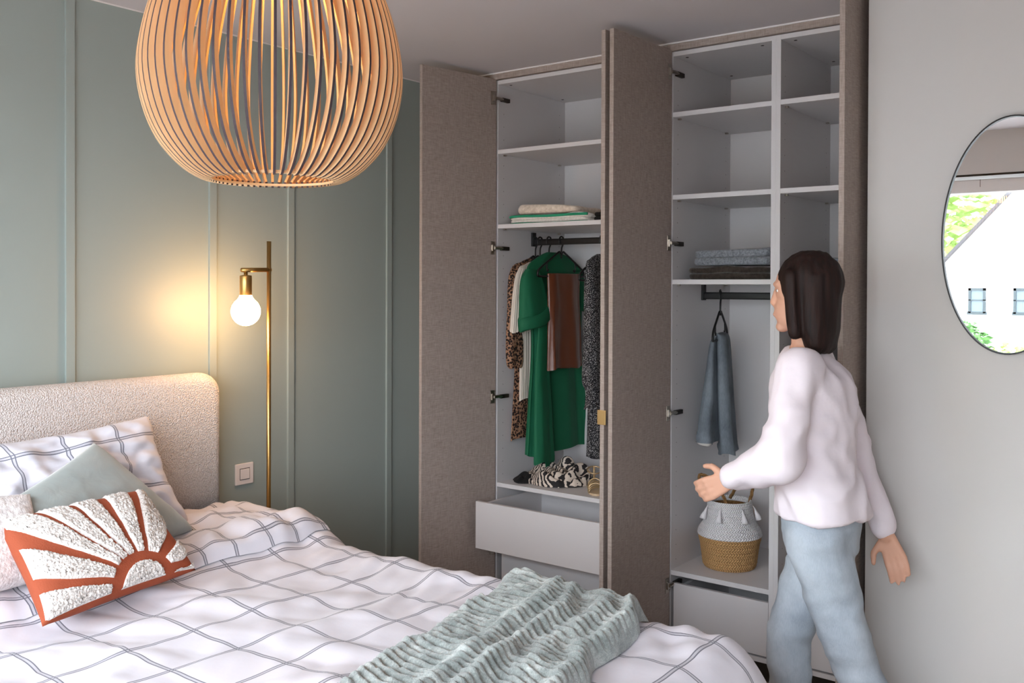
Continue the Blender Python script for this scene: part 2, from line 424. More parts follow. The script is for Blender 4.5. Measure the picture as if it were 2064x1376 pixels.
def cabinet(name, label, x0, x1, shelves, zlow, rail, holes_left=True):
    c = thing(name, label, 'wardrobe', ((x0+x1)/2, YK, 0.0))
    for xa in (x0, x1-T): box('side_panel', (xa, YK, ZBOT), (xa+T, YB, ZTOP), M_melamine, c, bev=0.0006)
    box('back_panel', (x0+T, YB-0.008, ZBOT), (x1-T, YB, ZTOP), M_melamine, c)
    box('top_panel', (x0+T, YK+0.001, ZTOP-T), (x1-T, YB-0.008, ZTOP), M_melamine, c)
    box('bottom_panel', (x0+T, YK+0.001, ZBOT), (x1-T, YB-0.008, ZBOT+T), M_melamine, c)
    box('plinth', (x0, YK+0.03, 0.0), (x1, YK+0.05, ZBOT), M_darksteel, c)
    for z in shelves+[zlow]: box('shelf', (x0+T, YK+0.001, z-0.0205), (x1-T, YB-0.008, z), M_melamine, c, bev=0.0006)
    bm = bmesh.new()
    zs = [ZBOT+0.15+0.064*i for i in range(38)]
    for xa, s in ((x0+T, 1), (x1-T, -1)):
        for yy in (YK+0.045, YB-0.06):
            for z in zs:
                if any(abs(z-q+0.01) < 0.03 for q in shelves+[zlow, ZTOP]): continue
                a = [bm.verts.new((xa+s*0.0004, yy+0.0022*math.cos(k*PI/3), z+0.0022*math.sin(k*PI/3))) for k in range(6)]
                bm.faces.new(a)
    o = bm_obj('pin_hole', bm, M_dark_hole, c, recalc=False); o['kind'] = 'stuff'
    for z in shelves:                                     # little shelf supports below each shelf
        for xa in (x0+T+0.002, x1-T-0.014):
            for yy in (YK+0.04, YB-0.075): box('shelf_support', (xa, yy, z-0.0275), (xa+0.012, yy+0.014, z-0.0206), M_nickel, c)
    for xx in (x0+0.06, x1-0.08):
        for yy in (YK+0.05, YB-0.09): lathe('connector_cap', [(0.007, -0.0012), (0.007, 0.0)], (xx, yy, ZTOP-T), M_darksteel, c, 8)
    zr = rail
    r = box('hanging_rail', (x0+T+0.003, 3.993, zr-0.016), (x1-T-0.003, 4.009, zr+0.016), M_black, c, bev=0.006)
    for xa, s in ((x0+T, 1), (x1-T, -1)):
        bm = bmesh.new(); a0, a1 = sorted((xa+s*0.0005, xa+s*0.011)); add_box(bm, (a0, 3.985, zr-0.021), (a1, 4.017, zr+0.05), None, 0.002)
        bm_obj('rail_bracket', bm, M_black, r)
    return c
def drawer(parent, x0, x1, z0, z1, pull, box_h=0.12):
    d = thing('drawer', '', '', ((x0+x1)/2, YK-pull, z0)); del d['label']; del d['category']
    d.parent = parent; d.location = V(((x0+x1)/2, YK-pull, z0))-parent.location
    yf = YK-pull
    box('drawer_front', (x0, yf, z0), (x1, yf+0.018, z1), M_melamine, d, bev=0.0008)
    zb = z0+0.03; zt = z1-0.016
    for xa in (x0+0.012, x1-0.028): box('drawer_side', (xa, yf+0.018, zb), (xa+0.016, yf+0.52, zt), M_melamine, d)
    box('drawer_back', (x0+0.028, yf+0.504, zb), (x1-0.028, yf+0.52, zt), M_melamine, d)
    box('drawer_bottom', (x0+0.028, yf+0.018, zb), (x1-0.028, yf+0.504, zb+0.012), M_melamine, d)
    for xa in (x0+0.001, x1-0.011): box('drawer_runner', (xa, max(yf+0.03, YK+0.01), zb+0.03), (xa+0.010, yf+0.50, zb+0.05), M_nickel, d)
    return d

X1a, X1b, X2b, X3b = -2.942, -1.978, -1.4955, -1.040
c1 = cabinet('wardrobe_cabinet', 'wide white wardrobe cabinet with dresses inside and its drawer pulled open', X1a, X1b, [2.294, 1.926], 0.648, 1.848)
c2 = cabinet('wardrobe_cabinet', 'narrow white wardrobe cabinet holding the jeans and the seagrass basket', X1b, X2b, [2.375, 2.018, 1.652], 0.390, 1.581)
c3 = cabinet('wardrobe_cabinet', 'rightmost narrow wardrobe cabinet beside the mirror wall, behind the person', X2b, X3b, [2.375, 2.018, 1.652], 0.390, 1.581)
HZ = (2.545, 1.809, 1.075, 0.33)
door(c1, -2.924, 3.700, -99.05, 0.468, 1, HZ, X1a+T, 1)
door(c1, -2.0165, 3.700, -91.5, 0.465, -1, HZ, X1b-T, -1, True)
door(c2, -1.9585, 3.700, -91.7, 0.464, 1, HZ, X1b+T, 1)
door(c3, -1.0635, 3.697, -92.6, 0.460, -1, HZ, X3b-T, -1)
drawer(c1, -2.905, -2.000, 0.366, 0.591, 0.187)
drawer(c1, -2.892, -2.000, 0.110, 0.338, 0.0)
drawer(c2, -1.945, -1.516, 0.114, 0.336, 0.0)
drawer(c3, -1.470, -1.062, 0.114, 0.336, 0.0)
for c, a, b in ((c1, X1a, X1b), (c2, X1b, X2b), (c3, X2b, X3b)):
    box('fascia', (a, 3.688, ZTOP+0.002), (b, YK, ZC-0.001), M_linen, c)
box('filler_panel', (XG+0.012, 3.69, 0.0), (X1a, YK, ZC-0.001), M_linen, c1)

# ------------------------------------------------------------------ bed
bed = thing('bed', 'upholstered bed with tall cream boucle headboard under the checked duvet', 'bed', (-2.2, 1.35, 0))
# headboard: rounded slab
def rounded_slab(name, x0, x1, y0, y1, z0, z1, rc, re, mat, parent):
    prof = []
    n = 10
    for k in range(n+1): prof.append((y0+rc-rc*math.cos(k/n*PI/2), z1-rc+rc*math.sin(k/n*PI/2)))
    for k in range(n+1): prof.append((y1-rc+rc*math.sin(k/n*PI/2), z1-rc+rc*math.cos(k/n*PI/2)))
    prof.append((y1, z0)); prof.insert(0, (y0, z0))
    cy, cz = (y0+y1)/2, (z0+z1)/2
    rows = []
    def inset(d):
        out = []
        for y, z in prof:
            # inset towards the middle, but keep the bottom down
            ny = -1 if y < cy else 1
            yy = y-ny*d if abs(y-cy) > (y1-y0)/2-rc else y
            zz = z-d if z > z1-rc-1e-6 else z
            if abs(abs(y-cy)-(y1-y0)/2) < rc and z > z1-rc:
                c = V((cy+ny*((y1-y0)/2-rc), z1-rc)); v = V((y, z))-c; L = v.length
                if L > 1e-6: v *= max(0.0, (L-d))/L
                yy, zz = c.x+v.x, c.y+v.y
            out.append((yy, zz))
        return out
    layers = []
    m = 6
    for k in range(m+1): a = k/m*PI/2; layers.append((x0+re-re*math.cos(a)*1, re-re*math.sin(a)))
    for k in range(m+1): a = k/m*PI/2; layers.append((x1-re+re*math.sin(a), re-re*math.cos(a)))
    verts = []; N = len(prof)
    for x, d in layers:
        for y, z in inset(d): verts.append((x, y, z))
    faces = []
    for j in range(len(layers)-1):
        for i in range(N): faces.append((j*N+i, j*N+(i+1) % N, (j+1)*N+(i+1) % N, (j+1)*N+i))
    faces.append(tuple(range(N-1, -1, -1))); L = (len(layers)-1)*N; faces.append(tuple(range(L, L+N)))
    bm = bmesh.new(); vv = [bm.verts.new(v) for v in verts]
    for f in faces: bm.faces.new([vv[i] for i in f])
    return bm_obj(name, bm, mat, parent, True)
hb = rounded_slab('headboard', XG+0.012, -3.24, 0.42, 2.337, 0.05, 1.272, 0.085, 0.045, M_boucle, bed)
box('bed_base', (-3.22, 0.50, 0.06), (-1.06, 2.27, 0.38), M_boucle, bed, bev=0.02)
box('mattress', (-3.22, 0.50, 0.385), (-1.06, 2.27, 0.64), M_mattress, bed, bev=0.05)
for x in (-3.1, -1.2):
    for y in (0.6, 2.17): lathe('leg', [(0.022, 0), (0.028, 0.06)], (x, y, 0), M_black, bed, 12)

# duvet: one soft sheet, flat on top, rolling over the far side and the foot
DX0, DX1, DY0, DY1 = -3.19, -1.085, 0.42, 2.245     # flat part
RD = 0.17
def duvet_bump(x, y):
    z = 0.016*nz(x*2.1+3, y*2.6, 1.7) + 0.007*nz(x*5.5, y*4.2+x*2, 5.1)
    z += 0.020*max(0, nz(x*7+2*nz(x*3, y*3, 2), y*3.4-x*2, 9.2))+0.022*max(0, nz(x*3.2-y*5.5, y*2.2+x*1.5, 21))+0.006*nz(x*12, y*9+x*5, 31)+0.016*sstep(1.7, 2.25, y)*(nz(x*8, y*6, 41)+0.6*nz(x*17+y*6, y*5, 43))
    # gathered cloth beside the pillows and the turned-back end
    g = sstep(-2.50, -2.66-0.03*nz(y*5, 0, 3), x)
    z += 0.022*g + g*(0.014*nz(x*7+y*2, y*11, 4.4)+0.012*nz(x*16, y*5, 8.8))
    c = sstep(1.55, 2.2, y)*sstep(-2.45, -2.75, x)
    z += 0.03*c
    e = sstep(1.95, 2.25, y)*sstep(-2.3, -2.0, x)*sstep(-1.1, -1.5, x)
    z -= 0.02*e*0
    return z
ZD = 0.712
def duvet_pt(u, v):
    cx = min(max(u, -9), DX1); cy = min(max(v, DY0), DY1)
    dx, dy = u-cx, v-cy; d = math.hypot(dx, dy)
    n = V((dx, dy)).normalized() if d > 1e-9 else V((0, 0))
    L = RD*PI/2
    if d < L: a = d/RD; h = RD*math.sin(a); dz = RD*(1-math.cos(a))
    else: h = RD+(d-L)*0.06; dz = RD+(d-L)
    fold = 0.0
    if d > 0.1:
        w = sstep(0.1, 0.5, d); s = (u-v) if (dx and dy) else (u if dy else v)
        fold = w*(0.025*math.sin(s*19+1.5*nz(s*3, 0, 0)))
        if dx and dy: fold *= 1.2
    x, y = cx+n.x*(h+fold), cy+n.y*(h+fold)
    b = duvet_bump(x, y)*(1-sstep(0.05, 0.4, d))
    return V((x, y, ZD+b-dz))
NU, NV = 260, 260
us = [DX0+(DX1+0.62-DX0)*i/(NU-1) for i in range(NU)]; vs_ = [DY0-0.3+(DY1+0.60-DY0+0.3)*j/(NV-1) for j in range(NV)]
verts = [duvet_pt(u, v) for v in vs_ for u in us]; uvs = [(u, v) for v in vs_ for u in us]
# shift UVs so the lines fall where they do in the photograph (crossings near x=-1.991, y=1.478)
uvs = [(u+1.991+0.02*0, v-1.478) for u, v in uvs]
o = mesh_obj('duvet', verts, grid_faces(NU, NV), M_duvet, None, True, uvs)
sm = o.modifiers.new('thick', 'SOLIDIFY'); sm.thickness = 0.012; sm.offset = -1
tag(o, 'white duvet with thin grey double-line check spread over the bed', 'duvet')

# turned-back top end of the duvet as a soft roll lying across the bed
NUr, NVr = 34, 120; verts = []; uvs = []
for j in range(NVr):
    y = 1.02+(2.33-1.02)*j/(NVr-1)
    xe = -2.575-0.03*sstep(2.1, 2.33, y)+0.015*nz(y*4, 2, 2)
    for i in range(NUr):
        t = i/(NUr-1); x = xe-0.52*t
        edge = (1-(1-min(1, t/0.10))**2)**0.5; end = sstep(2.345, 2.26, y)
        z = duvet_pt(x, y).z+0.004+0.030*edge*(0.3+0.7*end)*(1-sstep(0.8, 1, t)) + 0.012*nz(x*9, y*13, 6)*edge + 0.024*max(0, nz(x*4+y*5, y*9+x*6, 12))*edge
        verts.append((x, y, z)); uvs.append((x*1.0+0.04*nz(y*3, x*3, 1), y*1.0+0.05*nz(x*4, y*4, 7)))
M_fold = m_check('checked_cotton_reverse', 0.13, 0.02, 0.03)
o = mesh_obj('folded_sheet', verts, grid_faces(NUr, NVr), M_fold, None, True, uvs)
tag(o, 'rumpled turned-back end of checked bed linen beside the pillows', 'bed linen')

# throw across the foot
def throw_z(x, y): return duvet_pt(x, y).z
TY0, TY1, TW = 0.75, 2.32, 0.475
NS, NT_ = 96, 420; verts = []
for j in range(NT_):
    t = TY0+(TY1-TY0)*j/(NT_-1)
    for i in range(NS):
        s = i/(NS-1)
        wdt = TW+0.03*nz(t*3, 1, 1)+0.02*nz(s*2, t*9, 4)
        xl = -1.755+0.228*(2.30-t)+0.018*nz(t*6, 4, 2)
        yo = t + (0.02*nz(s*4, 3, 8)+0.016*math.sin(s*PI*3.2))*sstep(2.0, 2.34, t)
        x = xl+wdt*s
        e = min(1, min(s, 1-s)/0.075); edge = math.sqrt(max(0, 1-(1-e)**2))
        e2 = min(1, (TY1-t)/0.06); end = math.sqrt(max(0, 1-(1-e2)**2))
        f = 0.0
        for cs, w_, h_ in ((0.16, 0.20, 0.014), (0.42, 0.06, 0.034), (0.56, 0.05, 0.036), (0.76, 0.07, 0.020), (0.95, 0.06, 0.036)):
            cc = cs+0.035*nz(t*2.3, cs*9, 3)
            f += h_*math.exp(-((s-cc)/w_)**2)*(0.75+0.5*nz(t*2.5, cs*5, 11))
        ph = (t+0.012*nz(s*3, t*3, 5)+0.05*s+0.012*math.sin(s*9))/0.0275
        rib = abs(math.sin(PI*ph))**0.8; amp = 0.0165*(0.75+0.5*nz(s*6, t*7, 14))
        z = throw_z(x, yo)+0.004+edge*end*(0.034+f+amp*(rib-0.4)+0.006*nz(x*34, t*34, 3)+0.003*nz(x*90, t*90, 6))
        verts.append((x, yo, z))
o = mesh_obj('throw_blanket', verts, grid_faces(NS, NT_), M_throw, None, True)
tag(o, 'ribbed sage green faux fur throw folded across the foot of the bed', 'blanket')

# ------------------------------------------------------------------ pillows and cushions
class Patch:
    def __init__(s, TL, TR, BR, BL, thick, pinch=0.07, power=0.5, seed=0, wr=0.006):
        s.c = [V(p) for p in (TL, TR, BR, BL)]; s.t = thick; s.p = pinch; s.pw = power; s.seed = seed; s.wr = wr
        TL, TR, BR, BL = s.c
        s.n = ((TR+BR-TL-BL).cross(TL+TR-BL-BR)).normalized()
        s.W = ((TR-TL).length+(BR-BL).length)/2; s.H = ((TL-BL).length+(TR-BR).length)/2
    def pt(s, u, v, side=1, lift=0.0):
        TL, TR, BR, BL = s.c
        a, b = 2*u-1, 2*v-1
        uu = 0.5+0.5*a*(1-s.p*(1-b*b)); vv = 0.5+0.5*b*(1-s.p*(1-a*a))
        q = BL*(1-uu)*(1-vv)+BR*uu*(1-vv)+TL*(1-uu)*vv+TR*uu*vv
        h = max(0, (1-a**4)*(1-b**4))**s.pw
        w = s.wr*(nz(u*6+s.seed, v*6, side)+0.6*nz(u*13, v*13+s.seed, side*2))*h
        return q+s.n*(side*s.t/2*h+w+lift)
    def build(s, name, mat, parent=None, n=46):
        verts = []; uv = []
        for side in (1, -1):
            for j in range(n):
                for i in range(n):
                    u, v = i/(n-1), j/(n-1); verts.append(s.pt(u, v, side)); uv.append((u*s.W, v*s.H))
        f = grid_faces(n, n); g = [tuple(reversed(q)) for q in grid_faces(n, n, off=n*n)]
        bm = bmesh.new(); vv = [bm.verts.new(p) for p in verts]; ul = bm.loops.layers.uv.new('UVMap')
        for q in f+g:
            fc = bm.faces.new([vv[k] for k in q])
            for lp, k in zip(fc.loops, q): lp[ul].uv = uv[k]
        bmesh.ops.remove_doubles(bm, verts=bm.verts[:], dist=0.0008)
        return bm_obj(name, bm, mat, parent, True)
pk = Patch((-3.165, 1.26, 1.105), (-3.13, 1.935, 1.15), (-2.96, 1.995, 0.765), (-2.96, 1.30, 0.765), 0.19, 0.10, 0.42, 3, 0.034)
o = pk.build('bed_pillow', M_pillowcase, None, 60); tag(o, 'large white checked pillow leaning on the boucle headboard', 'pillow')
pv = Patch((-2.78, 1.215, 0.975), (-2.955, 1.633, 1.108), (-2.80, 1.90, 0.795), (-2.64, 1.49, 0.785), 0.11, 0.045, 0.45, 9, 0.004)
o = pv.build('velvet_cushion', M_velvet, None, 50); tag(o, 'grey green velvet cushion in front of the checked pillow', 'cushion')
pt_ = Patch((-2.80, 0.92, 1.05), (-2.765, 1.336, 1.018), (-2.66, 1.34, 0.795), (-2.60, 0.91, 0.785), 0.10, 0.04, 0.42, 5, 0.006)
o = pt_.build('teddy_cushion', M_teddy, None, 60); tag(o, 'white fluffy cushion cut off by the left edge of the photo', 'cushion')
pr = Patch((-2.715, 1.215, 0.965), (-2.765, 1.685, 0.968), (-2.495, 1.70, 0.762), (-2.41, 1.195, 0.752), 0.115, 0.05, 0.5, 2, 0.003)
rc = thing('sunburst_cushion', 'rust cushion with white tufted sun rays at the front of the pillow group', 'cushion', (-2.6, 1.45, 0.74))
cov = pr.build('cushion_cover', M_rust, rc, 50)
def tuft(name, fn, nu, nv, h, seed):
    """raised tufted shape: fn(a,b) -> (u,v) on the cushion"""
    verts = []
    for j in range(nv):
        for i in range(nu):
            a, b = i/(nu-1), j/(nv-1); u, v = fn(a, b)
            e = min(1, min(a, 1-a)/0.16, min(b, 1-b)/0.07); hh = math.sqrt(max(0, 1-(1-e)**2))
            u = min(max(u, 0.012), 0.988); v = min(max(v, 0.012), 0.988)
            p = pr.pt(u, v, 1, -0.001+hh*h)
            k = 0.0034*hh
            p += V((nz(p.x*250, p.y*250, p.z*250+seed), nz(p.x*250+9, p.y*250, p.z*250), nz(p.x*220, p.y*220+5, p.z*220)))*k*1.6
            verts.append(p)
    o = mesh_obj(name, verts, grid_faces(nu, nv), M_tuft, rc, True); return o
W_, H_ = pr.W, pr.H; CU, CV = 0.62*W_, -0.022
def polar(r, th): return ((CU+r*math.cos(th))/W_, (CV+r*math.sin(th))/H_)
def rmax(th):
    c, s = math.cos(th), math.sin(th); r = 9
    if c > 1e-6: r = min(r, (W_*0.985-CU)/c)
    if c < -1e-6: r = min(r, (CU-W_*0.015)/-c)
    if s > 1e-6: r = min(r, (H_*0.985-CV)/s)
    if s < -1e-6: r = min(r, max(0.12, (0.004*H_-CV)/s))
    return r
tuft('sun', lambda a, b: polar(0.004+0.072*b, PI*(0.03+0.94*a)), 56, 34, 0.010, 1)
RAYS = ((9, 6.5), (32, 7.5), (60, 10), (81, 6.5), (98, 6), (112, 5.5), (125, 5.5), (144, 7.5), (165, 7), (187, 6))
for k, (deg, hwid) in enumerate(RAYS):
    def fn(a, b, th0=math.radians(deg), hw=math.radians(hwid)):
        wv = hw*(0.80+0.28*math.sin(b*PI*0.85))
        th = th0+(a-0.5)*2*wv+0.09*math.sin(b*2.6)*(-math.cos(th0))
        r = 0.110+(rmax(th)-0.110)*b
        return polar(r, th)
    tuft('sun_ray', fn, 30, 90, 0.010, k+2)

# ------------------------------------------------------------------ floor lamp
lampx, lampy = -3.10, 2.449
fl = thing('floor_lamp', 'slim brass floor lamp with lit globe bulb beside the headboard', 'lamp', (lampx, lampy, 0))
lathe('lamp_base', [(0.105, 0), (0.105, 0.012), (0.10, 0.016), (0.02, 0.017)], (lampx, lampy, 0), M_brass, fl, 40)
tube('pole', [(lampx, lampy, 0.014), (lampx, lampy, 1.797)], 0.0088, M_brass, fl, 16)
tube('arm', [(lampx+0.0, lampy+0.008, 1.683), (lampx+0.0, lampy-0.132, 1.680)], 0.0088, M_brass, fl, 16)
sx, sy = lampx, lampy-0.112
lathe('lamp_socket', [(0.0075, 0.105), (0.0075, 0.092), (0.022, 0.090), (0.0235, 0.086), (0.0235, 0.012), (0.022, 0.010), (0.015, 0.010)][::-1], (sx, sy, 1.569), M_brass, fl, 28)
prof = []
for k in range(25):
    a = -PI/2+k/24*(PI/2+0.93); prof.append((0.0565*math.cos(a)+1e-5, 0.0565*math.sin(a)))
prof += [(0.026, 0.056), (0.0228, 0.066), (0.0222, 0.084)]
ob = lathe('bulb', prof, (sx, sy, 1.518-0.022+0.022), M_bulb, fl, 36); ob['label'] = 'glowing white globe bulb'

# light switch
sw = thing('light_switch', 'square white light switch on the sage wall beside the headboard', 'switch', (XG, 2.524, 0.82))
box('switch_plate', (XG, 2.479, 0.775), (XG+0.009, 2.571, 0.865), M_switch, sw, bev=0.004)
box('rocker', (XG+0.008, 2.502, 0.798), (XG+0.0125, 2.548, 0.842), M_switch, sw, bev=0.002)
bm = bmesh.new()
for a, b in (((2.4995, 0.7955), (2.5505, 0.798)), ((2.4995, 0.842), (2.5505, 0.8445)), ((2.4995, 0.798), (2.502, 0.842)), ((2.548, 0.798), (2.5505, 0.842))):
    add_box(bm, (XG+0.0088, a[0], a[1]), (XG+0.0094, b[0], b[1]))
bm_obj('rocker_gap', bm, M_darksteel, sw)

# ------------------------------------------------------------------ pendant lamp of bent birch slats
PX, PY = -1.615, 1.287
pd = thing('pendant_lamp', 'large birch slat pendant lamp glowing orange above the bed', 'lamp', (PX, PY, ZC))
prof = [(0.128, 1.838), (0.150, 1.842), (0.190, 1.868), (0.232, 1.918), (0.258, 1.980), (0.2695, 2.052), (0.262, 2.125), (0.240, 2.205), (0.205, 2.285), (0.165, 2.36), (0.130, 2.43), (0.110, 2.49), (0.102, 2.54)]
pp = bez([(r, 0, z) for r, z in prof], 4)
NSL = 60; wd = 0.0165; th = 0.0052
vb = []; fb = []; fm = []
m = len(pp)
for i, p in enumerate(pp):
    d = (pp[min(i+1, m-1)]-pp[max(i-1, 0)]).normalized(); nrm = V((d.z, 0, -d.x))    # outward normal in the r-z plane
    w = wd*(0.75 if i < 3 else 1)
    for k, (a, b) in enumerate(((0, -1), (0, 1), (-1, 1), (-1, -1))):
        q = p+nrm*a*w; vb.append((q.x, b*th/2, q.z-ZC))
for i in range(m-1):
    for k in range(4):
        k1 = (k+1) % 4; fb.append((i*4+k, i*4+k1, (i+1)*4+k1, (i+1)*4+k)); fm.append(1 if k == 0 else 0)
fb += [(0, 3, 2, 1), ((m-1)*4, (m-1)*4+1, (m-1)*4+2, (m-1)*4+3)]; fm += [1, 0]
sl0 = mesh_obj('slat', vb, fb, [M_slat, M_slat_edge], None, False, None, fm)
for k in range(NSL):
    o = sl0 if k == 0 else sl0.copy()
    if k: COL.objects.link(o)
    o.parent = pd; o.rotation_euler = (0, 0, 2*PI*(k+0.5)/NSL+0.02)
def ring(name, r0, r1, z0, z1, n=56):
    bm = bmesh.new()
    prof = [(r0, z0), (r1, z0), (r1, z1), (r0, z1)]
    rg = [[bm.verts.new((PX+r*math.cos(2*PI*k/n), PY+r*math.sin(2*PI*k/n), z)) for k in range(n)] for r, z in prof]
    for i in range(4):
        for k in range(n): bm.faces.new((rg[i][k], rg[i][(k+1) % n], rg[(i+1) % 4][(k+1) % n], rg[(i+1) % 4][k]))
    return bm_obj(name, bm, M_slat, pd)
ring('bottom_ring', 0.124, 0.140, 1.8415, 1.8465)
ring('top_ring', 0.088, 0.112, 2.53, 2.536)
lathe('lamp_holder', [(0.02, 2.44), (0.024, 2.45), (0.024, 2.53), (0.09, 2.531), (0.09, 2.537), (0.012, 2.538)], (PX, PY, 0), M_slat, pd, 24)
tube('cable', [(PX, PY, 2.536), (PX, PY, ZC-0.02)], 0.004, M_blackplastic, pd, 8)
lathe('ceiling_rose', [(0.05, -0.025), (0.055, -0.02), (0.055, -0.0005)], (PX, PY, ZC), M_frame, pd, 28)
prof = [(0.045*math.cos(-PI/2+k/14*PI*0.86)+1e-5, 0.045*math.sin(-PI/2+k/14*PI*0.86)) for k in range(15)]+[(0.018, 0.06)]
lathe('bulb', prof, (PX, PY, 2.385), M_bulb2, pd, 24)

# ------------------------------------------------------------------ mirror
mr = thing('wall_mirror', 'oval mirror with thin black frame on the pale wall', 'mirror', (-0.582, YM, 1.788))
M_mirror = plain('mirror_glass', (245, 246, 246), 0.0, 1.0)
def oval(r, k, n=96):
    a = 2*PI*k/n; x, z = r[0]*math.cos(a), r[1]*math.sin(a); t = -0.03
    return (-0.582+x*math.cos(t)-z*math.sin(t), 1.788+x*math.sin(t)+z*math.cos(t))
N = 96; bm = bmesh.new()
secs = [((0.199, 0.375), 0.0), ((0.204, 0.380), 0.0), ((0.204, 0.380), -0.022), ((0.199, 0.375), -0.022)]
rg = [[bm.verts.new((oval(r, k)[0], YM+d-0.0005, oval(r, k)[1])) for k in range(N)] for r, d in secs]
for i in range(4):
    for k in range(N): bm.faces.new((rg[i][k], rg[i][(k+1) % N], rg[(i+1) % 4][(k+1) % N], rg[(i+1) % 4][k]))
bm_obj('mirror_frame', bm, M_black, mr)
bm = bmesh.new()
f_ = [bm.verts.new((oval((0.199, 0.375), k)[0], YM-0.012, oval((0.199, 0.375), k)[1])) for k in range(N)]
b_ = [bm.verts.new((oval((0.199, 0.375), k)[0], YM-0.004, oval((0.199, 0.375), k)[1])) for k in range(N)]
bm.faces.new(f_); bm.faces.new(b_[::-1])
for k in range(N): bm.faces.new((f_[k], f_[(k+1) % N], b_[(k+1) % N], b_[k]))
bm_obj('mirror_glass', bm, M_mirror, mr)

# ------------------------------------------------------------------ clothes
def m_leopard():
    t = NT('leopard_print').set(0.8); v = t.coord('Object'); w = t.voro(v, 85.0); n = t.noise(v, 130, 3, 0.6)
    f = t.math('ADD', w, t.math('MULTIPLY', n, 0.55))
    t.base(t.ramp(f, [(0.62, rgb((26, 19, 18))), (0.74, rgb((44, 31, 26))), (0.80, rgb((128, 88, 64))), (1.0, rgb((160, 124, 98)))])); return t.m
def m_zebra():
    t = NT('zebra_print').set(0.8); v = t.coord('Object', (1, 1, 1.4), (0.4, 0.3, 0.7)); nd = t.new('ShaderNodeTexWave'); t.l.new(v, nd.inputs[0])
    nd.inputs['Scale'].default_value = 17; nd.inputs['Distortion'].default_value = 7.0; nd.inputs['Detail'].default_value = 2; nd.inputs['Detail Scale'].default_value = 1.3
    t.base(t.ramp(nd.outputs[1], [(0.42, rgb((34, 31, 32))), (0.52, rgb((208, 194, 180)))])); return t.m
def m_dots():
    t = NT('speckled_print').set(0.8); v = t.coord('Object'); w = t.voro(v, 210.0)
    t.base(t.ramp(w, [(0.24, rgb((190, 188, 188))), (0.40, rgb((26, 26, 30)))])); return t.m
def m_pleat():
    t = NT('cream_pleat').set(0.8); t.base(rgb((214, 203, 190))); return t.m
def m_denim(name, c, c2):
    t = NT(name).set(0.85); v = t.coord('Object', (1, 1, 1)); a = t.noise(v, 6, 4, 0.6); b = t.noise(t.coord('Object', (500, 500, 60)), 1, 2)
    f = t.math('ADD', t.math('MULTIPLY', a, 0.75), t.math('MULTIPLY', b, 0.25)); t.base(t.ramp(f, [(0.35, rgb(c)), (0.65, rgb(c2))])); t.bump(b, 0.2, 0.001); return t.m
M_leopard, M_zebra, M_dots, M_cream = m_leopard(), m_zebra(), m_dots(), m_pleat()
M_green = plain('emerald_crepe', (14, 94, 62), 0.75, nscale=60, nstr=0.08, var=0.1, vscale=3)
M_satin = plain('brown_satin', (104, 56, 34), 0.36, spec=0.6)
M_blackcloth = plain('black_cloth', (18, 17, 19), 0.9)
M_jeans = m_denim('grey_denim', (88, 96, 104), (128, 137, 145))
M_greyshirt = plain('grey_cotton', (138, 140, 146), 0.9, nscale=60, nstr=0.2)
M_stitch = plain('pale_stitching', (190, 186, 180), 0.9)

def cloth(name, rows, mat, parent=None, n=72, ax=(0, 1), amp0=0.0, amp1=0.012, waves=7, seed=0, captop=True, dens=6):
    """hanging cloth: rows of (cx, cy, z, half width along ax, half thickness across it) from top to bottom"""
    a = V((ax[0], ax[1], 0)).normalized(); b = V((a.y, -a.x, 0))
    R = []
    for i in range(len(rows)-1):
        p0, p1, p2, p3 = rows[max(i-1, 0)], rows[i], rows[i+1], rows[min(i+2, len(rows)-1)]
        for k in range(dens):
            t = k/dens; R.append([0.5*(2*q1+(q2-q0)*t+(2*q0-5*q1+4*q2-q3)*t*t+(-q0+3*q1-3*q2+q3)*t**3) for q0, q1, q2, q3 in zip(p0, p1, p2, p3)])
    R.append(list(rows[-1])); verts = []; m = len(R)
    for i, (cx, cy, z, hw, ht) in enumerate(R):
        f = i/(m-1); am = amp0+(amp1-amp0)*f
        for k in range(n):
            ph = 2*PI*k/n; c, s = math.cos(ph), math.sin(ph)
            cc = math.copysign(abs(c)**0.8, c); ss = math.copysign(abs(s)**0.7, s)
            rp = am*math.sin(waves*ph+seed+0.9*nz(f*2, k*0.08, seed))*(0.6+0.8*nz(k*0.15, f*1.2, seed+3))*2
            rp += 0.004*f*nz(k*0.3, f*9, seed)
            p = V((cx, cy, 0))+a*(hw*cc)+b*(ht*ss+rp*(0.4+0.6*abs(s))); p.z = z+0.006*f*math.sin(3*ph+seed)
            verts.append(p)
    faces = grid_faces(n, m, True)
    if captop: faces.append(tuple(range(n-1, -1, -1)))
    o = mesh_obj(name, verts, faces, mat, parent, True); return o

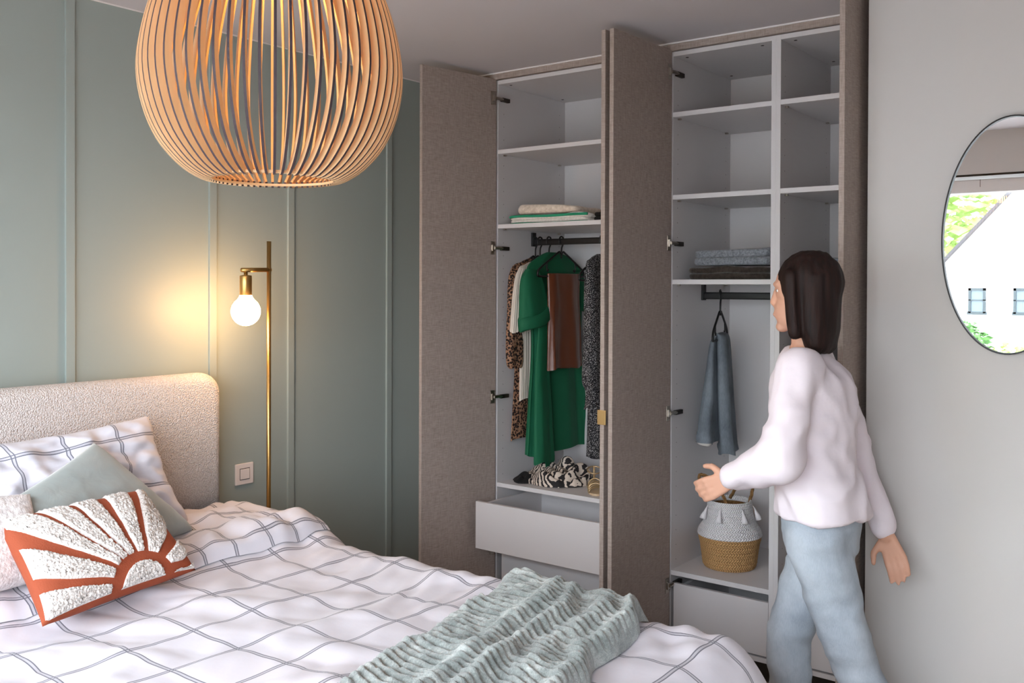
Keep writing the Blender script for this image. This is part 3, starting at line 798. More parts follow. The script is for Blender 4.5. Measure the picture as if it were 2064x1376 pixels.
def hanger(label, x, y, zr, ang=0.0, wide=0.20, drop=0.0):
    """black plastic hanger hooked over the rail (rail centre height zr); ang turns it about the hook"""
    h = thing('clothes_hanger', label, 'hanger', (x, y, zr))
    a = V((-math.sin(ang), math.cos(ang), 0)); P = lambda s, z: V((x, y, zr+z))+a*s
    hook = [P(-0.018, -0.012), P(-0.020, 0.006), P(-0.012, 0.021), P(0.0, 0.0255), P(0.014, 0.020), P(0.019, 0.004), P(0.012, -0.016), P(0.003, -0.032), P(0.0, -0.055), P(0.0, -0.085)]
    tube('hook', bez(hook, 5), 0.0042, M_blackplastic, h, 8)
    zc = -0.085+drop
    body = [P(0, zc), P(0.015, zc+0.012), P(0.03, zc+0.008), P(0.10, zc-0.028), P(0.165, zc-0.062), P(wide*0.97, zc-0.082), P(wide, zc-0.102), P(wide*0.93, zc-0.112),
            P(0.05, zc-0.112), P(-0.05, zc-0.112), P(-wide*0.93, zc-0.112), P(-wide, zc-0.102), P(-wide*0.97, zc-0.082), P(-0.165, zc-0.062), P(-0.10, zc-0.028), P(-0.03, zc+0.008), P(-0.015, zc+0.012)]
    bm = bmesh.new(); add_tube(bm, bez(body+[body[0]], 4)[:-1], 0.0052, 8, closed=True)
    for s in (-1, 1): add_tube(bm, bez([P(s*0.125, zc-0.045), P(s*0.128, zc-0.075), P(s*0.120, zc-0.088), P(s*0.112, zc-0.078)], 4), 0.0036, 6)
    bm_obj('hanger_body', bm, M_blackplastic, h, True)
    return h
ZR1 = 1.848
# leopard dress
hanger('black plastic hanger holding the leopard print dress at the left end of the rail', -2.898, 3.99, ZR1)
g = thing('leopard_dress', 'brown and black leopard print dress, leftmost on the rail', 'dress', (-2.898, 3.98, 0.85), None)
cloth('dress_body', [(-2.898, 3.99, 1.765, 0.05, 0.012), (-2.898, 3.99, 1.745, 0.12, 0.015), (-2.897, 3.985, 1.70, 0.19, 0.016), (-2.897, 3.99, 1.45, 0.18, 0.017), (-2.897, 4.0, 1.2, 0.185, 0.018), (-2.897, 4.01, 0.85, 0.225, 0.019)], M_leopard, g, amp1=0.004, waves=6, seed=1)
cloth('sleeve', [(-2.893, 3.835, 1.725, 0.035, 0.014), (-2.89, 3.815, 1.66, 0.055, 0.02), (-2.885, 3.80, 1.50, 0.055, 0.022), (-2.882, 3.795, 1.32, 0.062, 0.025), (-2.882, 3.797, 1.24, 0.060, 0.024), (-2.882, 3.797, 1.215, 0.04, 0.018)], M_leopard, g, n=40, amp1=0.004, waves=5, seed=2)
# cream pleated top
hanger('black plastic hanger holding the cream pleated top', -2.868, 3.99, ZR1)
g = thing('pleated_top', 'cream pleated short sleeved top between leopard and green dresses', 'top', (-2.868, 3.98, 0.95))
cloth('top_body', [(-2.868, 3.99, 1.755, 0.05, 0.01), (-2.868, 3.99, 1.735, 0.12, 0.012), (-2.868, 3.985, 1.69, 0.185, 0.013), (-2.868, 3.99, 1.45, 0.17, 0.013), (-2.868, 3.99, 1.05, 0.17, 0.014)], M_cream, g, n=160, amp0=0.001, amp1=0.003, waves=36, seed=1)
cloth('sleeve', [(-2.862, 3.845, 1.715, 0.03, 0.012), (-2.858, 3.825, 1.66, 0.055, 0.015), (-2.852, 3.805, 1.53, 0.066, 0.018), (-2.848, 3.795, 1.395, 0.076, 0.02)], M_cream, g, n=96, amp0=0.001, amp1=0.004, waves=20, seed=3)
# green dress
hanger('black plastic hanger holding the emerald green dress', -2.812, 3.99, ZR1)
g = thing('green_dress', 'long emerald green short sleeved dress hanging in the wide cabinet', 'dress', (-2.81, 4.03, 0.74))
GX = -2.812
cloth('dress_body', [(GX, 4.03, 1.795, 0.055, 0.012), (GX, 4.035, 1.775, 0.12, 0.018), (GX, 4.04, 1.725, 0.225, 0.022), (GX, 4.05, 1.66, 0.245, 0.024), (GX, 4.06, 1.48, 0.225, 0.026), (GX, 4.06, 1.28, 0.215, 0.028), (GX, 4.07, 1.05, 0.245, 0.030), (GX, 4.078, 0.775, 0.275, 0.032)], M_green, g, n=120, amp1=0.011, waves=7, seed=4)
cloth('sleeve', [(GX+0.01, 3.825, 1.705, 0.04, 0.018), (GX+0.018, 3.815, 1.66, 0.075, 0.03), (GX+0.026, 3.815, 1.58, 0.095, 0.038), (GX+0.03, 3.82, 1.50, 0.105, 0.042), (GX+0.03, 3.82, 1.435, 0.106, 0.042)], M_green, g, n=60, amp1=0.004, waves=4, seed=6)
bm = bmesh.new()                                                    # rolled cuff of the near sleeve, slanting
rr_ = []
for dz, ro in ((0.034, 0.001), (0.030, 0.009), (0.0, 0.012), (-0.022, 0.012), (-0.030, 0.007), (-0.026, 0.001), (0.0, -0.004)):
    rr_.append([bm.verts.new((GX+0.032+(0.044+ro)*math.sin(2*PI*k/40), 3.825+(0.106+ro)*math.cos(2*PI*k/40)-dz*0.25, 1.462+0.036*math.cos(2*PI*k/40)+dz+0.006*math.sin(6*PI*k/40))) for k in range(40)])
for i in range(6):
    for k in range(40): bm.faces.new((rr_[i][k], rr_[i][(k+1) % 40], rr_[i+1][(k+1) % 40], rr_[i+1][k]))
bm_obj('cuff', bm, M_green, g, True)
cloth('sleeve', [(GX+0.006, 4.245, 1.70, 0.04, 0.018), (GX+0.01, 4.255, 1.62, 0.035, 0.026), (GX+0.012, 4.255, 1.49, 0.034, 0.026)], M_green, g, n=40, amp1=0.004, waves=4, seed=7)
cloth('placket', [(GX+0.055, 3.875, 1.45, 0.045, 0.010), (GX+0.055, 3.86, 1.2, 0.055, 0.014), (GX+0.058, 3.865, 0.95, 0.070, 0.018), (GX+0.06, 3.872, 0.745, 0.080, 0.020)], M_green, g, n=48, amp1=0.004, waves=3, seed=8)
cloth('belt', [(GX+0.04, 3.93, 0.80, 0.022, 0.004), (GX+0.04, 3.93, 0.74, 0.024, 0.004), (GX+0.05, 3.935, 0.692, 0.03, 0.004)], M_green, g, n=24, amp1=0.002, waves=2, seed=8)
# brown satin trousers over a hanger
hanger('empty-shouldered black plastic hanger with brown satin trousers over its bar', -2.744, 4.003, ZR1, 0.0, 0.205, 0.02)
BX = -2.742
g = thing('satin_trousers', 'brown satin trousers folded over a black hanger in front of the green dress', 'trousers', (BX, 4.02, 1.2))
cloth('trouser_leg', [(BX, 4.02, 1.685, 0.138, 0.011), (BX+0.002, 4.02, 1.672, 0.141, 0.016), (BX+0.003, 4.02, 1.55, 0.137, 0.018), (BX+0.005, 4.022, 1.4, 0.142, 0.020), (BX+0.006, 4.026, 1.205, 0.15, 0.022)], M_satin, g, n=90, amp0=0.001, amp1=0.009, waves=5, seed=2)
# speckled dress at the right
hanger('black plastic hanger half hidden by the right-hand door, holding the speckled dress', -2.50, 4.0, ZR1)
g = thing('speckled_dress', 'black and white speckled long sleeved dress, rightmost on the wide rail', 'dress', (-2.5, 4.0, 0.78))
cloth('dress_body', [(-2.50, 4.02, 1.78, 0.06, 0.012), (-2.50, 4.03, 1.755, 0.13, 0.018), (-2.50, 4.03, 1.70, 0.17, 0.022), (-2.50, 4.04, 1.4, 0.155, 0.028), (-2.50, 4.05, 1.1, 0.15, 0.03), (-2.50, 4.05, 0.79, 0.165, 0.034)], M_dots, g, n=90, amp1=0.008, waves=7, seed=4)
cloth('sleeve', [(-2.49, 3.895, 1.735, 0.035, 0.016), (-2.485, 3.885, 1.68, 0.045, 0.024), (-2.48, 3.88, 1.5, 0.048, 0.03), (-2.475, 3.878, 1.3, 0.055, 0.036), (-2.475, 3.878, 1.17, 0.058, 0.038), (-2.475, 3.88, 1.125, 0.035, 0.026), (-2.475, 3.88, 1.08, 0.036, 0.026), (-2.475, 3.882, 1.035, 0.046, 0.032)], M_dots, g, n=60, amp1=0.004, waves=8, seed=5)
# jeans
hanger('black hanger carrying the grey jeans in the narrow cabinet', -1.87, 4.0, 1.581, 0.27, 0.19, 0.0)
jr = thing('jeans', 'grey denim jeans folded over a hanger above the basket', 'jeans', (-1.87, 4.0, 0.86))
ja = V((-math.sin(0.27), math.cos(0.27), 0)); jb = V((ja.y, -ja.x, 0))      # along the bar / to the right of it
def jrow(s, l, z, hw, ht): p = V((-1.87, 4.0, 0))+ja*s+jb*l; return (p.x, p.y, z, hw, ht)
jx = (ja.x, ja.y)
cloth('waist_half', [jrow(-0.01, -0.004, 1.405, 0.09, 0.010), jrow(-0.01, -0.018, 1.36, 0.10, 0.018), jrow(-0.01, -0.028, 1.2, 0.11, 0.028), jrow(-0.01, -0.038, 1.07, 0.12, 0.036), jrow(-0.01, -0.043, 0.99, 0.125, 0.041), jrow(-0.01, -0.045, 0.935, 0.12, 0.043)], M_jeans, jr, ax=jx, amp1=0.005, waves=4, seed=2, dens=8)
cloth('leg_half', [jrow(0.0, 0.002, 1.413, 0.092, 0.012), jrow(0.0, 0.014, 1.38, 0.09, 0.024), jrow(0.0, 0.022, 1.2, 0.085, 0.030), jrow(0.01, 0.028, 1.02, 0.08, 0.034), jrow(0.02, 0.036, 0.875, 0.08, 0.037)], M_jeans, jr, ax=jx, amp1=0.005, waves=4, seed=5, dens=8)
cloth('waistband', [jrow(-0.01, -0.045, 0.965, 0.124, 0.0445), jrow(-0.01, -0.046, 0.925, 0.122, 0.0455)], M_jeans, jr, ax=jx, amp0=0.004, amp1=0.005, waves=4, seed=2, captop=False)
cloth('stitching', [jrow(-0.01, -0.046, 0.929, 0.124, 0.0460), jrow(-0.01, -0.046, 0.924, 0.124, 0.0463)], M_stitch, jr, ax=jx, amp0=0.004, amp1=0.005, waves=4, seed=2, captop=False)
cloth('cuff', [jrow(0.018, 0.0345, 0.915, 0.083, 0.0385), jrow(0.02, 0.0365, 0.872, 0.083, 0.0395)], M_jeans, jr, ax=jx, amp0=0.004, amp1=0.005, waves=4, seed=5, captop=False)
for s_, l_ in ((-0.105, -0.020), (-0.09, -0.075)):
    p = V((-1.87, 4.0, 0.925))+ja*s_+jb*l_; box('belt_loop', (p.x-0.007, p.y-0.012, 0.922), (p.x+0.007, p.y+0.004, 0.975), M_jeans, jr, bev=0.002)
# grey shirt in the right cabinet
hanger('black hanger beside the right-hand door, holding the grey shirt', -1.335, 4.0, 1.581)
g = thing('grey_shirt', 'grey shirt hanging in the rightmost cabinet by the door edge', 'shirt', (-1.335, 4.0, 0.9))
cloth('shirt_body', [(-1.335, 4.0, 1.512, 0.05, 0.016), (-1.335, 4.0, 1.49, 0.11, 0.022), (-1.335, 4.0, 1.44, 0.19, 0.028), (-1.335, 4.0, 1.2, 0.19, 0.03), (-1.335, 4.0, 0.92, 0.195, 0.03)], M_greyshirt, g, amp1=0.006, waves=6, seed=1)
cloth('sleeve', [(-1.325, 3.835, 1.455, 0.035, 0.018), (-1.318, 3.82, 1.40, 0.05, 0.028), (-1.312, 3.815, 1.25, 0.052, 0.032), (-1.312, 3.82, 1.02, 0.045, 0.03)], M_greyshirt, g, n=48, amp1=0.004, waves=4, seed=3)
bm = bmesh.new(); add_tube(bm, bez([(-1.335, 3.94, 1.515), (-1.318, 3.965, 1.535), (-1.312, 4.0, 1.53), (-1.318, 4.035, 1.535), (-1.335, 4.06, 1.515), (-1.352, 4.0, 1.53)], 5), 0.010, 8, closed=True)
bm_obj('collar', bm, M_greyshirt, g, True)

# ------------------------------------------------------------------ folded knitwear
def knit(name, c, c2, sc=60, st=0.4):
    t = NT(name).set(0.95, 0, 0.1, 0.3); f = t.noise(t.coord('Object'), sc, 4, 0.65); t.base(t.ramp(f, [(0.35, rgb(c)), (0.65, rgb(c2))])); t.bump(f, st, 0.004); return t.m
def folded(name, label, cat, x0, x1, y0, y1, z0, h, mat, layers=2, seed=0, droop=0.0, mat2=None, parent=None, nm=None):
    """folded garment: stacked soft layers that meet in a rounded fold at the front"""
    bm = bmesh.new(); n, mm = 30, 14; lh = h/layers
    for L in range(layers):
        vs = []
        for j in range(mm):
            ph = -PI/2+PI*j/(mm-1); row = []
            for k in range(4*n):
                a = 2*PI*k/(4*n); c, s = math.cos(a), math.sin(a)
                ex = 0.24; cx = math.copysign(abs(c)**ex, c); cy = math.copysign(abs(s)**ex, s)
                rr = 1-0.10*(1-math.cos(ph)**0.5) if False else 1
                r = math.cos(ph)**0.45 if abs(math.cos(ph)) > 1e-6 else 0.0
                edge = lh*0.55
                X = (x0+x1)/2+cx*((x1-x0)/2-edge*(1-r)); Y = (y0+y1)/2+cy*((y1-y0)/2-edge*(1-r))
                Z = z0+lh*(L+0.5)+0.5*lh*math.sin(ph)*1.02
                top = (Z-z0)/h
                Z += top*(0.010*nz(X*9+seed, Y*9, seed)-droop*((X-x0)/(x1-x0))**2*1.0) - top*0.006
                X += 0.006*nz(Y*14, Z*30, seed+L*3); Y += 0.006*nz(X*14, Z*30, seed+L*5)
                row.append(bm.verts.new((X, Y, max(Z, z0))))
            vs.append(row)
        for j in range(mm-1):
            for k in range(4*n): bm.faces.new((vs[j][k], vs[j][(k+1) % (4*n)], vs[j+1][(k+1) % (4*n)], vs[j+1][k]))
        bm.faces.new(vs[0][::-1]); bm.faces.new(vs[-1])
    o = bm_obj(nm or name, bm, mat, parent, True)
    if not parent: tag(o, label, cat)
    return o
M_creamknit = knit('cream_knit', (196, 180, 162), (226, 212, 196))
M_greyknit = knit('grey_knit', (98, 102, 108), (140, 144, 150), 120)
M_darkknit = knit('dark_brown_knit', (40, 34, 30), (66, 58, 52), 80)
M_blueknit = knit('blue_grey_knit', (88, 96, 110), (122, 130, 144), 120)
M_whiteknit = knit('white_knit', (205, 198, 190), (226, 220, 212), 90, 0.2)
M_greentrim = plain('green_trim', (40, 140, 104), 0.85)
Z3 = 1.926
sw_ = thing('folded_sweater', 'white folded sweater with green edging, under the cream sweater', 'sweater', (-2.72, 3.9, Z3))
folded('', '', '', -2.895, -2.42, 3.745, 4.06, Z3+0.001, 0.046, M_whiteknit, 2, 3, 0.0, None, sw_, 'sweater_body')
for zz, k in ((Z3+0.036, 0), (Z3+0.003, 1)):
    bm = bmesh.new()
    add_tube(bm, bez([(-2.888, 4.0, zz), (-2.894, 3.84, zz), (-2.882, 3.756, zz), (-2.8, 3.744, zz+0.002), (-2.65, 3.7435, zz-0.002), (-2.5, 3.746, zz), (-2.43, 3.76, zz)], 6), 0.0065 if k == 0 else 0.003, 8)
    bm_obj('edging', bm, M_greentrim, sw_, True)
folded('folded_sweater', 'cream fluffy folded sweater on top of the green-edged one', 'sweater', -2.865, -2.50, 3.77, 4.03, Z3+0.050, 0.054, M_creamknit, 1, 8, 0.02)
folded('folded_shirt', 'black folded shirt lying on the shelf right of the green-edged sweater', 'shirt', -2.405, -2.06, 3.75, 4.02, Z3+0.001, 0.045, M_blackcloth, 2, 5)
ZS = 1.652
folded('folded_sweater', 'dark brown folded sweater at the bottom of the pile in the narrow cabinet', 'sweater', -1.915, -1.535, 3.745, 4.06, ZS+0.001, 0.058, M_darkknit, 2, 2)
folded('folded_sweater', 'light grey folded sweater on top of the dark brown one', 'sweater', -1.895, -1.545, 3.76, 4.04, ZS+0.062, 0.068, M_greyknit, 2, 6, -0.01)
folded('folded_sweater', 'dark folded sweater at the bottom of the pile in the rightmost cabinet', 'sweater', -1.435, -1.09, 3.745, 4.06, ZS+0.001, 0.034, M_darkknit, 1, 4)
folded('folded_sweater', 'blue grey folded sweater, topmost in the rightmost cabinet', 'sweater', -1.44, -1.11, 3.76, 4.05, ZS+0.037, 0.060, M_blueknit, 2, 9, 0.02)

# ------------------------------------------------------------------ things on the low shelf of the wide cabinet
ZL = 0.648
def heap(name, label, cat, cx, cy, rx, ry, h, mat, seed, n=120, fold=0.5, rotz=0.0):
    verts = []
    rings = 46
    for j in range(rings):
        r = j/(rings-1)
        for k in range(n):
            a = 2*PI*k/n; lob = 1+0.16*nz(math.cos(a)*1.6+seed, math.sin(a)*1.6, seed)+0.05*nz(math.cos(a)*6, math.sin(a)*6, seed)
            x = rx*r*lob*math.cos(a); y = ry*r*lob*math.sin(a)
            base = h*max(0, 1-r**3.2)**0.7
            fo = abs(nz(x*9+seed+1.5*nz(x*6, y*6, seed), y*11+x*4, seed*1.3))*2
            z = base*(0.62+fold*(fo-0.35)+0.25*nz(x*7, y*7, seed+4))
            X = cx+x*math.cos(rotz)-y*math.sin(rotz); Y = cy+x*math.sin(rotz)+y*math.cos(rotz)
            verts.append((X, Y, ZL+0.002+max(z, 0.002 if r < 1 else 0)))
    o = mesh_obj(name, verts, grid_faces(n, rings, True), mat, None, True)
    tag(o, label, cat); return o
heap('folded_cloth', 'black cloth under the zebra print scarf, showing at its left', 'cloth', -2.83, 3.865, 0.085, 0.11, 0.045, M_blackcloth, 3, 60)
heap('zebra_scarf', 'crumpled black and beige zebra print scarf on the low shelf', 'scarf', -2.705, 3.93, 0.19, 0.165, 0.125, M_zebra, 7, 150, 0.50, -0.12)
M_gold = plain('gold_leather', (186, 160, 122), 0.35, 0.6)
M_insole = plain('beige_insole', (196, 172, 140), 0.6)
def sandal(label, x, y, ang):
    s = thing('sandal', label, 'sandal', (x, y, ZL), 'gold sandals on the low shelf')
    Mx = Matrix.Translation((x, y, ZL)) @ Matrix.Rotation(ang, 4, 'Z')
    out = []; n = 40                                       # sole outline, toe towards -y
    for k in range(n):
        a = 2*PI*k/n; t = math.cos(a); w = 0.036*abs(math.sin(a))**0.8*(1+0.18*(-t)) ; out.append((math.copysign(w, math.sin(a)), 0.118*t))
    bm = bmesh.new()
    zf = lambda yy: 0.004+0.018*sstep(-0.02, 0.10, yy)
    a = [bm.verts.new((px, py, zf(py)-0.0035)) for px, py in out]; b = [bm.verts.new((px, py, zf(py)+0.006)) for px, py in out]
    bm.faces.new(a[::-1]); bm.faces.new(b)
    for i in range(n): bm.faces.new((a[i], a[(i+1) % n], b[(i+1) % n], b[i]))
    add_box(bm, (-0.024, 0.06, 0.0005), (0.024, 0.112, 0.016))
    bm.transform(Mx); bm_obj('sole', bm, M_insole, s)
    for y0, h_, tw in ((-0.075, 0.026, 0.012), (-0.06, 0.032, 0.006), (-0.045, 0.038, -0.006), (-0.028, 0.044, 0.014), (0.0, 0.05, -0.01)):
        bm = bmesh.new(); pts = []
        for k in range(13): t = -1+2*k/12; pts.append(Mx @ V((0.036*t, y0+tw*t, zf(y0)+0.004+h_*math.sqrt(max(0, 1-t*t)))))
        rings = add_tube(bm, pts, 0.0034, 6); bm_obj('strap', bm, M_gold, s, True)
    bm = bmesh.new(); pts = [Mx @ V((0.034*math.sin(t)*1.0, 0.075+0.032*math.cos(t), 0.085+0.012*math.cos(t))) for t in [2*PI*k/20 for k in range(20)]]
    add_tube(bm, pts, 0.0036, 6, closed=True)
    add_tube(bm, [Mx @ V((0, 0.108, 0.03)), Mx @ V((0, 0.112, 0.06)), Mx @ V((0, 0.107, 0.097))], 0.006, 6)
    bm_obj('ankle_strap', bm, M_gold, s, True)
    return s
sandal('left one of the gold strappy sandals beside the zebra scarf', -2.435, 3.845, 0.62)
sandal('right one of the gold strappy sandals, half hidden by the door', -2.345, 3.825, 0.55)

# ------------------------------------------------------------------ seagrass belly basket
bx, by, bz = -1.785, 3.925, 0.390
bk = thing('seagrass_basket', 'round seagrass belly basket with white tasselled upper half', 'basket', (bx, by, bz))
def m_seagrass(name, c, c2):
    t = NT(name).set(0.85, 0, 0.2); tc = t.new('ShaderNodeTexCoord')
    mp = t.new('ShaderNodeMapping'); t.l.new(tc.outputs['UV'], mp.inputs[0]); mp.inputs['Scale'].default_value = (1, 1, 1)
    sp = t.new('ShaderNodeSeparateXYZ'); t.l.new(mp.outputs[0], sp.inputs[0])
    rowi = t.math('FLOOR', sp.outputs['Y']); sgn = t.math('SUBTRACT', t.math('MULTIPLY', t.math('MODULO', rowi, 2.0), 2.0), 1.0)
    ph = t.math('ADD', sp.outputs['X'], t.math('MULTIPLY', sgn, t.math('FRACT', sp.outputs['Y'])))
    w = t.math('ABSOLUTE', t.math('SINE', t.math('MULTIPLY', ph, PI)))
    n = t.noise(t.coord('Object'), 120, 3); f = t.math('ADD', t.math('MULTIPLY', w, 0.7), t.math('MULTIPLY', n, 0.4))
    t.base(t.ramp(f, [(0.15, rgb(c)), (0.6, rgb(c2))])); t.bump(w, 0.8, 0.004); return t.m
def woven(name, prof, nrows, mat, n=150):
    pr_ = bez([(r, 0, z) for r, z in prof], 10); m_ = len(pr_)
    L = [0.0]
    for a, b in zip(pr_, pr_[1:]): L.append(L[-1]+(b-a).length)
    res = nrows*6; verts = []; uv = []
    for j in range(res+1):
        s = L[-1]*j/res; i = 0
        while i < m_-2 and L[i+1] < s: i += 1
        t = (s-L[i])/max(1e-9, L[i+1]-L[i]); p = pr_[i].lerp(pr_[i+1], t)
        d = (pr_[i+1]-pr_[i]).normalized(); nr = V((d.z, 0, -d.x)); rowp = j/res*nrows
        bump = 0.0030*abs(math.sin(PI*rowp))
        for k in range(n):
            a = 2*PI*k/n; sg = 1 if int(rowp) % 2 else -1
            bb = bump*(0.7+0.5*abs(math.sin(PI*(k/n*66+sg*(rowp % 1)))))
            q = p+nr*bb; verts.append((bx+q.x*math.cos(a), by+q.x*math.sin(a), bz+q.z)); uv.append((k/n*66, rowp))
    return mesh_obj(name, verts, grid_faces(n, res+1, True), mat, bk, True, uv)
M_straw = m_seagrass('natural_seagrass', (116, 84, 50), (196, 154, 104)); M_strawwhite = m_seagrass('white_seagrass', (150, 146, 146), (232, 229, 230))
woven('woven_body', [(0.001, 0.002), (0.095, 0.002), (0.113, 0.012), (0.119, 0.05), (0.126, 0.10), (0.133, 0.128), (0.134, 0.142)], 20, M_straw)
woven('woven_rim', [(0.136, 0.140), (0.137, 0.150), (0.128, 0.172), (0.112, 0.196), (0.102, 0.225), (0.096, 0.258), (0.092, 0.288), (0.088, 0.290), (0.086, 0.27)], 18, M_strawwhite)
lathe('lining', [(0.085, 0.275), (0.10, 0.19), (0.12, 0.14), (0.10, 0.03)], (bx, by, bz), M_straw, bk, 40, False, False)
def braid(name, pts, r, mat):
    P = bez(pts, 10); bm = bmesh.new(); m_ = len(P)
    for st in range(3):
        q = []
        for i, p in enumerate(P):
            d = P[min(i+1, m_-1)]-P[max(i-1, 0)]; a, b = frame_of(d); ph = 2*PI*st/3+i*0.55
            q.append(p+a*r*math.cos(ph)+b*r*math.sin(ph))
        add_tube(bm, q, r*0.9, 6)
    return bm_obj(name, bm, mat, bk, True)
# near handle stands up over the rim, leaning left
rv, fv = V((0.794, 0.607, 0)), V((-0.607, 0.794, 0)); C_ = V((bx, by, bz))
braid('handle', [C_-rv*0.085+V((0, 0, 0.275)), C_-rv*0.105+V((0, 0, 0.325)), C_-rv*0.135+V((0, 0, 0.385)), C_-rv*0.125+V((0, 0, 0.402)), C_-rv*0.085-fv*0.02+V((0, 0, 0.385)), C_-rv*0.045-fv*0.045+V((0, 0, 0.33)), C_-rv*0.03-fv*0.078+V((0, 0, 0.28))], 0.0042, M_straw)
braid('handle', [C_+rv*0.085+V((0, 0, 0.275)), C_+rv*0.10+V((0, 0, 0.34)), C_+rv*0.09+fv*0.03+V((0, 0, 0.38)), C_+rv*0.05+fv*0.06+V((0, 0, 0.34)), C_+rv*0.02+fv*0.085+V((0, 0, 0.28))], 0.0042, M_straw)
M_tassel = plain('white_cotton_tassel', (226, 222, 224), 0.95, nscale=200, nstr=0.5)
for ang in (-170, -125, -72, -20, 40):
    d = rv*math.cos(math.radians(ang))+fv*math.sin(math.radians(ang)); t0 = C_+d*0.103+V((0, 0, 0.262))
    bm = bmesh.new(); add_tube(bm, [t0-d*0.004+V((0, 0, 0.01)), t0+d*0.004, t0+d*0.008+V((0, 0, -0.012)), t0+d*0.018+V((0, 0, -0.034)), t0+d*0.022+V((0, 0, -0.048))], [0.002, 0.003, 0.0055, 0.012, 0.015], 10)
    bm_obj('tassel', bm, M_tassel, bk, True)

# ------------------------------------------------------------------ the person walking past
PB = V((-1.055, 2.968, 0)); RV, FV = V((0.7945, 0.6073, 0)), V((-0.6073, 0.7945, 0))
def W(a, b, z): return PB+RV*a+FV*b+V((0, 0, z))
fd = V((-0.86, 0.5, 0)).normalized(); lf = V((-fd.y, fd.x, 0))      # facing / left, in (a,b,z)
def L2W(p): return W(p[0], p[1], p[2])
def add_capsule(bm, p0, p1, r0, r1, n=14, flat=1.0, fdir=None):
    """tapered limb segment with round ends"""
    d = (p1-p0); L = d.length; d.normalize(); a, b = frame_of(d); rings = []
    if fdir is not None:
        a = (fdir-d*fdir.dot(d)).normalized(); b = a.cross(d)
    st = [(-r0*math.cos(t), r0*math.sin(t)) for t in (0.25, 0.7, 1.15)]+[(L*k/4, r0+(r1-r0)*k/4) for k in range(5)]+[(L+r1*math.cos(t), r1*math.sin(t)) for t in (1.15, 0.7, 0.25)]
    for s, r in st: rings.append([bm.verts.new(p0+d*s+a*r*math.cos(2*PI*k/n)*flat+b*r*math.sin(2*PI*k/n)) for k in range(n)])
    for i in range(len(rings)-1):
        for k in range(n): bm.faces.new((rings[i][k], rings[i][(k+1) % n], rings[i+1][(k+1) % n], rings[i+1][k]))
    bm.faces.new(rings[0][::-1]); bm.faces.new(rings[-1])
def add_ell(bm, c, ax, n=18):
    """ellipsoid with axis vectors ax"""
    R = []
    for j in range(1, n//2+1):
        ph = -PI/2+PI*j/(n//2+1); R.append([bm.verts.new(c+ax[0]*math.cos(ph)*math.cos(2*PI*k/n)+ax[1]*math.cos(ph)*math.sin(2*PI*k/n)+ax[2]*math.sin(ph)) for k in range(n)])
    for i in range(len(R)-1):
        for k in range(n): bm.faces.new((R[i][k], R[i][(k+1) % n], R[i+1][(k+1) % n], R[i+1][k]))
    bm.faces.new(R[0][::-1]); bm.faces.new(R[-1])
def add_loft(bm, secs, n=24):
    """secs: (centre, side half-width, front half-depth, side dir, front dir)"""
    R = [[bm.verts.new(c+s*w*math.cos(2*PI*k/n)+f*d*math.sin(2*PI*k/n)) for k in range(n)] for c, w, d, s, f in secs]
    for i in range(len(R)-1):
        for k in range(n): bm.faces.new((R[i][k], R[i][(k+1) % n], R[i+1][(k+1) % n], R[i+1][k]))
    bm.faces.new(R[0][::-1]); bm.faces.new(R[-1])
def fuse(name, bm, mat, parent, voxel, smooth=4, disp=None):
    """voxel-fuse the overlapping volumes into one continuous skin"""
    bmesh.ops.recalc_face_normals(bm, faces=bm.faces[:])
    me = bpy.data.meshes.new('tmp'); bm.to_mesh(me); bm.free(); o = bpy.data.objects.new('tmp', me); COL.objects.link(o)
    r = o.modifiers.new('r', 'REMESH'); r.mode = 'VOXEL'; r.voxel_size = voxel; r.use_smooth_shade = True
    s = o.modifiers.new('s', 'SMOOTH'); s.factor = 0.5; s.iterations = smooth
    dg = bpy.context.evaluated_depsgraph_get(); me2 = bpy.data.meshes.new_from_object(o.evaluated_get(dg))
    bpy.data.objects.remove(o); bpy.data.meshes.remove(me)
    if disp:
        for v, nn in zip(me2.vertices, [V(x.normal) for x in me2.vertices]): v.co += nn*disp(v.co)
    me2.materials.clear()
    return link(name, me2, mat, parent, True)
def a3(x): return RV*x[0]+FV*x[1]+V((0, 0, x[2] if len(x) > 2 else 0))
FW, LW = a3(fd), a3(lf)
J = dict(pel=W(0.015, 0, 0.89), waist=W(0.0, 0, 1.06), chest=W(-0.02, 0, 1.25), neck=W(-0.035, 0, 1.415), head=W(-0.052, 0.005, 1.60))
def off(p, f=0, l=0, z=0): return p+FW*f+LW*l+V((0, 0, z))
J['ls'] = off(J['neck'], -0.01, 0.155, -0.045); J['rs'] = off(J['neck'], 0.01, -0.155, -0.045)
J['le'] = W(-0.175, -0.20, 1.115); J['lw'] = W(-0.295, -0.10, 1.035)
J['re'] = W(0.165, 0.17, 1.10); J['rw'] = W(0.265, 0.12, 0.81)
J['lh'] = off(J['pel'], 0, 0.085, -0.04); J['rh'] = off(J['pel'], 0, -0.085, -0.04)
J['lk'] = W(0.085, -0.085, 0.475); J['la'] = W(0.235, -0.16, 0.105)
J['rk'] = W(-0.055, 0.115, 0.475); J['ra'] = W(-0.045, 0.09, 0.075)
M_skin = plain('skin', (206, 158, 134), 0.55, spec=0.3)
M_shirt = plain('pale_pink_cotton', (228, 218, 224), 0.85, nscale=40, nstr=0.15)
M_trous = m_denim('pale_blue_denim', (146, 156, 166), (178, 187, 196))
def m_hair():
    t = NT('dark_brown_hair').set(0.65, 0, 0.25); f = t.noise(t.coord('Object', (90, 90, 6)), 1.0, 3); t.base(t.ramp(f, [(0.3, rgb((18, 9, 7))), (0.7, rgb((40, 22, 17)))])); t.bump(f, 0.5, 0.003); return t.m
